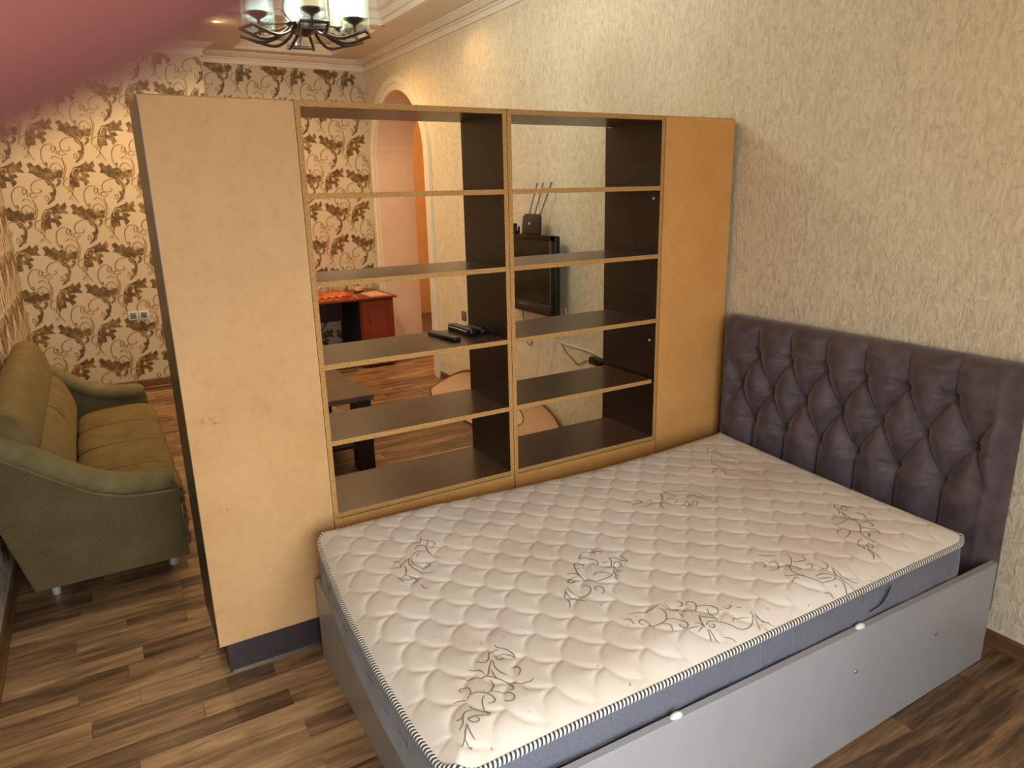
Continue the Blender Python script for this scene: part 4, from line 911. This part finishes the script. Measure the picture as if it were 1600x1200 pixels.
# things on the desk
def folded(name, x0, x1, y0, y1, z0, h, mat, label, cat, layers=3, amp=0.006):
    t = empty(name, ((x0+x1)/2, (y0+y1)/2, z0), label, cat)
    for l in range(layers):
        nx, ny = 16, 22; a = np.linspace(x0+l*0.012, x1-l*0.010, nx); b = np.linspace(y0+l*0.01, y1-l*0.022, ny)
        A, Bb = np.meshgrid(a, b, indexing='ij'); hh = h/layers
        zt = z0 + hh*(l+1) + amp*np.sin(A*23+l)*np.sin(Bb*17+2*l)*0.5
        edge = np.minimum(np.minimum(A-a[0], a[-1]-A), np.minimum(Bb-b[0], b[-1]-Bb)); zt = np.where(edge < 1e-6, z0+hh*l+0.001, zt)
        grid_mesh('fold', np.stack([A, Bb, zt], -1)-np.array([(x0+x1)/2, (y0+y1)/2, z0]), nx, ny, mat, t)
    return t
folded('folded_tablecloth', -4.86, -4.46, -1.17, -0.52, 0.753, 0.045, M['gingham'], 'red and orange checked cloth folded on the desk', 'cloth')
folded('folded_napkin', -4.80, -4.44, -0.40, -0.19, 0.753, 0.016, M['pink'], 'pale pink cloth folded on the end of the desk above its door', 'cloth', 2, 0.004)
pou = empty('pouch', (-4.92, -0.37, 0.752), 'small dusky pouch with a dark bottom on the desk beside the pale cloth', 'pouch')
q = MB(); q.lathe([(0, 0.0), (0.035, 0.003), (0.042, 0.02), (0.038, 0.045), (0.02, 0.062), (0, 0.066)], 16); q.v = [(p[0]-4.92, p[1]*1.2-0.37, p[2]+0.752) for p in q.v]; part('body', q, M['pink'], pou, smooth=60)
q = MB(); q.lathe([(0.030, 0.0), (0.046, 0.004), (0.047, 0.014), (0.040, 0.02)], 16); q.v = [(p[0]-4.92, p[1]*1.2-0.37, p[2]+0.752) for p in q.v]; part('band', q, M['tabledark'], pou, smooth=60)

# ------------------------------------------------------------------ round rug that climbs the skirting
rug = empty('rug', (-2.55, -0.55, 0), 'rounded beige rug with brown bound edge pushed against the wall under the TV', 'rug')
def rug_pt(r, a):
    x = -2.40 + r*math.cos(a)*1.0; t = -0.15 + r*math.sin(a)*0.30 + 0.23
    if t <= 0: return x, t-0.23, 0.006
    th = min(t/0.2, 1.45)                       # the edge rides up the skirting in a soft curve
    return x, -0.23+0.2*math.sin(th), 0.006+0.2*(1-math.cos(th))+max(0, t-0.29)
def rug_disc(r0, r1, mat, name, dz):
    nr, na = 14, 72; Vg = np.zeros((na, nr, 3))
    for i in range(na):
        for j in range(nr):
            x, y, z = rug_pt(r0+(r1-r0)*j/(nr-1), 2*PI*i/na); Vg[i, j] = (x+2.55, y+0.55, z+dz)
    return grid_mesh(name, Vg, na, nr, mat, rug, closed_u=True)
rug_disc(0.0, 0.52, M['rug2'], 'inner_field', 0.004); rug_disc(0.50, 1.0, M['rug'], 'outer_field', 0.003)
q = MB(); q.tube([rug_pt(1.0, 2*PI*i/72) for i in range(72)], 0.009, 6, closed=True); part('bound_edge', q, M['rugedge'], rug, smooth=60)
q = MB(); q.tube([rug_pt(0.51, 2*PI*i/72)[:2]+(rug_pt(0.51, 2*PI*i/72)[2]+0.004,) for i in range(72)], 0.005, 5, closed=True); part('ring_line', q, M['rugedge'], rug, smooth=60)

# ------------------------------------------------------------------ TV, router and cables on the textured wall
tv = empty('tv', (-1.815, -0.09, 0.92), 'black flat TV mounted on the textured wall with a router on top', 'tv')
TX0, TX1, TZ0, TZ1, TYF = -2.20, -1.445, 0.925, 1.482, -0.135
q = MB(); q.box(TX0, TX1, TYF+0.012, -0.075, TZ0, TZ1); part('housing', q, M['black'], tv, bevel=0.012, seg=3)
q = MB(); q.prism([(TX0+0.15, 1.05), (TX1-0.15, 1.05), (TX1-0.15, 1.36), (TX0+0.15, 1.36)], 1, -0.078, -0.03); part('back_cover', q, M['black'], tv, bevel=0.01)
q = MB()
for (a, b, c, d) in ((TX0, TX1, TZ1-0.035, TZ1), (TX0, TX0+0.035, TZ0, TZ1), (TX1-0.04, TX1, TZ0, TZ1)): q.box(a, b, TYF, TYF+0.014, c, d)
part('bezel', q, M['blacks'], tv, bevel=0.003)
q = MB(); q.box(TX0+0.03, TX1-0.04, TYF-0.004, TYF+0.012, TZ0, TZ0+0.075); part('speaker_bar', q, M['router'], tv, bevel=0.004)
q = MB(); q.box(TX0+0.30, TX0+0.42, TYF-0.0052, TYF-0.004, TZ0+0.05, TZ0+0.058); part('badge', q, M['button'], tv)
q = MB(); q.box(TX0+0.03, TX1-0.036, TYF+0.006, TYF+0.013, TZ0+0.07, TZ1-0.03); part('screen', q, M['blacks'], tv)
q = MB(); q.box(TX1-0.043, TX1-0.040, TYF-0.001, TYF+0.004, TZ0+0.05, TZ1-0.02); part('edge_line', q, M['grey'], tv)
q = MB(); q.box(-1.93, -1.70, -0.035, -0.001, 1.10, 1.32); part('wall_mount', q, M['grey'], tv)
ro = empty('router', (-1.77, -0.10, 1.483), 'dark router with three upright antennas standing on top of the TV', 'router')
q = MB(); q.prism([(-1.885, 1.483), (-1.655, 1.483), (-1.645, 1.60), (-1.66, 1.622), (-1.83, 1.625), (-1.865, 1.605)], 1, -0.118, -0.092); part('body', q, M['router'], ro, bevel=0.006)
q = MB(); q.lathe([(0, 0.002), (0.008, 0.001), (0.009, 0)], 12); q.v = [(-1.775+p[0], -0.118-p[2], 1.557+p[1]) for p in q.v]; part('badge', q, M['led'], ro)
for (xb, xt) in ((-1.835, -1.765), (-1.76, -1.69), (-1.69, -1.585)):
    q = MB(); q.tube([(xb, -0.085, 1.60), (xt*0.4+xb*0.6, -0.07, 1.70), (xt, -0.05, 1.835)], [0.0055, 0.005, 0.006], 8); part('antenna', q, M['grey'], ro, smooth=50)
q = MB(); q.tube(smooth_path([(-1.79, -0.09, 1.60), (-1.77, -0.07, 1.68), (-1.73, -0.07, 1.68), (-1.715, -0.085, 1.60)], 6), 0.004, 6); part('cable_loop', q, M['wcord'], ro, smooth=60)
ad = empty('power_adapter', (-1.99, -0.10, 1.483), 'small black adapter with a white lead on the TV top beside the router', 'adapter')
q = MB(); q.box(-2.06, -1.955, -0.125, -0.085, 1.483, 1.535); q.box(-2.03, -1.985, -0.12, -0.09, 1.535, 1.552); part('body', q, M['black'], ad, bevel=0.004)
q = MB(); q.tube(smooth_path([(-1.96, -0.105, 1.50), (-1.93, -0.12, 1.53), (-1.90, -0.10, 1.55), (-1.92, -0.088, 1.515), (-1.895, -0.105, 1.49)], 6), 0.004, 6); part('lead', q, M['wcord'], ad, smooth=60)
def cord(name, pts, r, mat, label):
    q = MB(); q.tube(smooth_path(pts, 8), r, 6)
    o = q.build(name, mat, smooth=60); return tag(o, label, 'cable')
cord('white_cable', [(-1.47, -0.02, 0.98), (-1.46, -0.012, 0.86), (-1.60, -0.008, 0.76), (-1.58, -0.008, 0.725), (-1.45, -0.008, 0.715), (-1.25, -0.008, 0.715), (-1.05, -0.012, 0.70), (-0.98, -0.012, 0.68)], 0.0055, M['wcord'], 'white power cord running from the TV to the black power strip')
cord('black_lead', [(-1.535, -0.008, 0.70), (-1.505, -0.008, 0.685), (-1.48, -0.008, 0.66), (-1.40, -0.008, 0.625), (-1.33, -0.008, 0.598), (-1.25, -0.008, 0.635), (-1.16, -0.012, 0.66)], 0.0028, M['black'], 'thin black lead hanging in a slack V on the wall below the TV')
cord('thin_white_cable', [(-1.62, -0.02, 0.93), (-1.60, -0.006, 0.80), (-1.63, -0.006, 0.66), (-1.70, -0.006, 0.47), (-1.78, -0.006, 0.28)], 0.0022, M['wcord'], 'thin white cable on the wall running straight down toward the rug')
cord('thin_white_cable', [(-1.87, -0.02, 0.93), (-1.84, -0.006, 0.80), (-1.83, -0.006, 0.66), (-1.86, -0.006, 0.52), (-1.92, -0.006, 0.30)], 0.0022, M['wcord'], 'thin white cable on the wall next to the short black loop')
cord('black_loop', [(-2.06, -0.02, 0.93), (-2.05, -0.008, 0.80), (-2.02, -0.008, 0.66), (-1.97, -0.008, 0.625), (-1.94, -0.008, 0.66), (-1.95, -0.008, 0.70)], 0.003, M['black'], 'short black cable end curled in a loop below the TV')
ps = empty('power_strip', (-1.06, -0.02, 0.66), 'black plug block on the wall at the end of the white cord', 'power strip')
q = MB(); q.box(-1.16, -0.95, -0.045, -0.001, 0.64, 0.69); part('body', q, M['black'], ps, bevel=0.006)
q = MB(); q.tube([(-1.02, -0.045, 0.665), (-1.02, -0.075, 0.665)], 0.018, 12); part('plug', q, M['black'], ps, smooth=40)

def socket(name, pos, axis, m1, m2, label, group=None):
    t = empty(name, pos, label, 'socket', group)
    a, b, z = pos
    def bx(u0, u1, w0, w1, d0, d1):
        q = MB()
        if axis == 'x': q.box(a+d0, a+d1, b+u0, b+u1, z+w0, z+w1)
        else: q.box(a+u0, a+u1, b-d1, b-d0, z+w0, z+w1)
        return q
    part('plate', bx(-0.042, 0.042, -0.042, 0.042, 0.0005, 0.010), m1, t, bevel=0.003)
    part('insert', bx(-0.026, 0.026, -0.027, 0.027, 0.0095, 0.013), m2, t, bevel=0.002)
    for s_ in (-0.01, 0.01):
        q = bx(s_-0.0035, s_+0.0035, -0.0035, 0.0035, 0.012, 0.0135); part('hole', q, M['black'], t)
    return t
socket('wall_socket', (XL, -2.577, 0.725), 'x', M['sockw'], M['sockg'], 'white framed wall socket on the patterned wall, the one closer to the sofa', 'pair of sockets on the patterned wall')
socket('wall_socket', (XL, -2.487, 0.722), 'x', M['sockw'], M['sockg'], 'white framed wall socket on the patterned wall, the one closer to the cabinet', 'pair of sockets on the patterned wall')
socket('wall_socket', (-3.10, 0.0, 0.70), 'y', M['sockb'], M['sockg'], 'brownish wall socket on the textured wall between arch and TV')

# ------------------------------------------------------------------ remotes on the shelf
def remote(p0, p1, w, h, label, keys=True, fat=False, z=1.1622):
    p0 = Vector((p0[0], p0[1], z)); p1 = Vector((p1[0], p1[1], z)); L = (p1-p0).length; ang = math.atan2(p1.y-p0.y, p1.x-p0.x)
    t = empty('remote_control', tuple(p0), label, 'remote', 'remotes on the shelf', ang)
    q = MB()
    if fat:
        prof = [(0, 0.5), (0.08, 0.95), (0.25, 0.8), (0.6, 0.75), (0.8, 0.95), (0.95, 1.0), (1, 0.6)]
    else: prof = [(0, 0.8), (0.05, 1), (0.95, 1), (1, 0.8)]
    v = []
    for s_, k in prof: v += [(L*s_, -w/2*k, 0.001), (L*s_, w/2*k, 0.001), (L*s_, w/2*k*0.9, h), (L*s_, -w/2*k*0.9, h)]
    n = len(prof)
    q.add(v, [(i*4+j, (i+1)*4+j, (i+1)*4+(j+1) % 4, i*4+(j+1) % 4) for i in range(n-1) for j in range(4)] + [(3, 2, 1, 0), tuple((n-1)*4+j for j in range(4))])
    q.build('body', M['black'], t, bevel=0.003)
    if keys:
        for i in range(5):
            for j in (-1, 0, 1):
                q = MB(); q.box(L*(0.18+i*0.13), L*(0.18+i*0.13)+0.008, j*w*0.24-0.004, j*w*0.24+0.004, h-0.0005, h+0.0015); q.build('key', M['button'], t)
    return t
remote((-0.318, -1.562), (-0.10, -1.535), 0.045, 0.017, 'flat black remote lying on its own at the open end of the trio')
r2 = remote((-0.375, -1.435), (-0.155, -1.425), 0.052, 0.030, 'thick black remote with rounded end and pale edge, middle one on the shelf', True, True)
q = MB(); q.tube([(0.02, -0.027, 0.02), (0.10, -0.025, 0.021), (0.2, -0.028, 0.02)], 0.0022, 6); q.build('edge_trim', M['silver'], r2, smooth=50)
remote((-0.325, -1.372), (-0.170, -1.366), 0.040, 0.020, 'small black remote half hidden behind the thick one, against the shelf side')

# ------------------------------------------------------------------ chandelier and ceiling spots
CX, CY, CZ = -1.285, -1.735, 2.60
ch = empty('chandelier', (CX, CY, CZ), 'bronze chandelier with glass cylinder shades hanging from the ceiling tray', 'chandelier')
q = MB(); q.lathe([(0.0, -0.045), (0.02, -0.04), (0.05, -0.02), (0.085, 0.0), (0.095, 0.012), (0.06, 0.022), (0.02, 0.04), (0.012, 0.10), (0.02, 0.14), (0.012, 0.18), (0.01, 0.30), (0.03, 0.34), (0.012, 0.38), (0.010, 0.80), (0.05, 0.84), (0.06, 0.88), (0, 0.88)], 20, (CX, CY, CZ)); part('stem', q, M['bronze'], ch, smooth=40)
angs = (-75, -8, 58, 112, 172, 230)
lit = (True, False, True, False, True, True)
for a_, on_ in zip(angs, lit):
    a = math.radians(a_); ca, sa = math.cos(a), math.sin(a)
    def P(r, s_, z): return (CX+ca*r-sa*s_, CY+sa*r+ca*s_, CZ+z)
    q = MB()
    loop_ = [P(0.07, -0.018, 0.0), P(0.12, -0.042, -0.04), P(0.20, -0.062, -0.065), P(0.315, -0.065, -0.035), P(0.315, 0.065, -0.035), P(0.20, 0.062, -0.065), P(0.12, 0.042, -0.04), P(0.07, 0.018, 0.0)]
    q.tube(smooth_path(loop_[:4], 4) + smooth_path(loop_[4:], 4), 0.0085, 8)
    q.tube([P(0.25, -0.064, -0.052), P(0.25, 0.064, -0.052)], 0.007, 8)
    q.tube(smooth_path([P(0.05, 0, 0.02), P(0.14, 0, 0.0), P(0.22, 0, -0.01), P(0.25, 0, 0.0)], 5), 0.005, 8)
    q.tube(smooth_path([P(0.07, 0, 0.01), P(0.12, 0, 0.08), P(0.06, 0, 0.22), P(0.012, 0, 0.30)], 6), 0.004, 6)
    arm = part('arm', q, M['bronze'], ch, smooth=50)
    cc = P(0.25, 0, 0.0)
    q = MB(); q.lathe([(0.004, -0.045), (0.006, 0.0), (0.012, 0.006), (0.052, 0.028), (0.054, 0.034), (0.0, 0.034)], 24, cc); o = part('cup', q, M['bronze'], ch, smooth=40); 
    q = MB(); q.lathe([(0.050, 0.035), (0.050, 0.20), (0.0, 0.20)], 24, cc); o = part('candle_sleeve', q, M['lamp_on'] if on_ else M['lamp_unlit_glow'], ch, smooth=40)
    q = MB(); q.lathe([(0.075, -0.028), (0.075, 0.215), (0.071, 0.215), (0.071, -0.024), (0.056, -0.0), (0.056, 0.004), (0.075, -0.028)], 28, cc); o = part('glass_shade', q, M['glass'], ch, smooth=40)
for a_, on_ in zip(angs, lit):
    if on_:
        a = math.radians(a_); light('candle_light', 'POINT', (CX+0.25*math.cos(a), CY+0.25*math.sin(a), CZ+0.27), 16, (0.95, 1.0, 0.93), 0.05)
for (x, y, z, lab) in ((-3.94, -1.69, ZC, 'small glowing warm ceiling spot in the plain soffit beside the recessed panel'), (-3.96, -0.83, 3.25, 'small glowing warm ceiling spot inside the recessed panel, seen through the chandelier')):
    t = empty('ceiling_spot', (x, y, z), lab, 'ceiling light', 'warm ceiling spots')
    q = MB(); q.lathe([(0.028, 0.0), (0.045, 0.0), (0.045, -0.006), (0.030, -0.010), (0.028, 0.0)], 20, (x, y, z)); part('ring', q, M['crown'], t, smooth=40)
    q = MB(); q.lathe([(0.027, -0.001), (0.020, -0.009), (0, -0.012)], 16, (x, y, z)); part('bulb', q, M['spotglow'], t, smooth=50)

# ------------------------------------------------------------------ the photographer's hand: its forefinger strays over the edge of the lens
def cam_pt(r, u, w): return C0 + _r*r + _u*u + _d*w
def make_skin():
    t = NT('skin'); p = t.coord('pos'); n = t.noise(p, 160, 3)
    t.col(t.mix(t.map(n, 0.3, 0.7), srgb(101, 55, 49), srgb(112, 63, 55))); t.set(rough=0.5, spec=0.3)
    t.b.inputs['Subsurface Weight'].default_value = 0.3; t.b.inputs['Subsurface Radius'].default_value = (0.008, 0.003, 0.002); t.b.inputs['Subsurface Scale'].default_value = 0.5
    return t.m
J = [((-0.150, -0.075, -0.055), 0.026), ((-0.118, -0.046, -0.040), 0.024)]                # wrist, palm
E_ = [(0, 1)]
J.append(((-0.250, -0.180, -0.100), 0.031)); E_.append((0, 2))                             # forearm
def chain(root, pts):
    prev = root
    for q_, r_ in pts:
        J.append((q_, r_)); E_.append((prev, len(J)-1)); prev = len(J)-1
chain(1, [((-0.094, -0.016, -0.018), 0.0105), ((-0.0565, -0.0005, 0.016), 0.0090), ((-0.0314, 0.0093, 0.0215), 0.0080), ((-0.0110, 0.0178, 0.0212), 0.0074), ((-0.0040, 0.0208, 0.0210), 0.0060)])
chain(1, [((-0.096, -0.038, -0.022), 0.0105), ((-0.060, -0.028, -0.004), 0.0090), ((-0.047, -0.034, -0.026), 0.0080), ((-0.058, -0.038, -0.040), 0.0068)])
chain(1, [((-0.099, -0.060, -0.028), 0.0100), ((-0.066, -0.053, -0.010), 0.0086), ((-0.053, -0.057, -0.030), 0.0076), ((-0.063, -0.060, -0.044), 0.0065)])
chain(1, [((-0.104, -0.080, -0.036), 0.0090), ((-0.077, -0.077, -0.022), 0.0076), ((-0.065, -0.079, -0.036), 0.0068), ((-0.073, -0.081, -0.047), 0.0058)])
chain(0, [((-0.128, -0.050, -0.074), 0.0130), ((-0.100, -0.030, -0.082), 0.0100), ((-0.074, -0.018, -0.078), 0.0082)])   # thumb
hc = cam_pt(-0.12, -0.05, -0.04)
me = bpy.data.meshes.new('hand'); me.from_pydata([tuple(cam_pt(*q_)-hc) for q_, _ in J], E_, [])
hand = bpy.data.objects.new('hand', me); COL.objects.link(hand); hand.location = hc
sk = hand.modifiers.new('skin', 'SKIN'); sk.use_smooth_shade = True
for vtx, (q_, r_) in zip(me.skin_vertices[0].data, J): vtx.radius = (r_, r_)
me.skin_vertices[0].data[0].use_root = True
sb = hand.modifiers.new('subsurf', 'SUBSURF'); sb.levels = 2; sb.render_levels = 2
me.materials.append(make_skin())
tag(hand, 'blurred pink fingertip of the photographer covering the upper corner by the ceiling', 'hand')
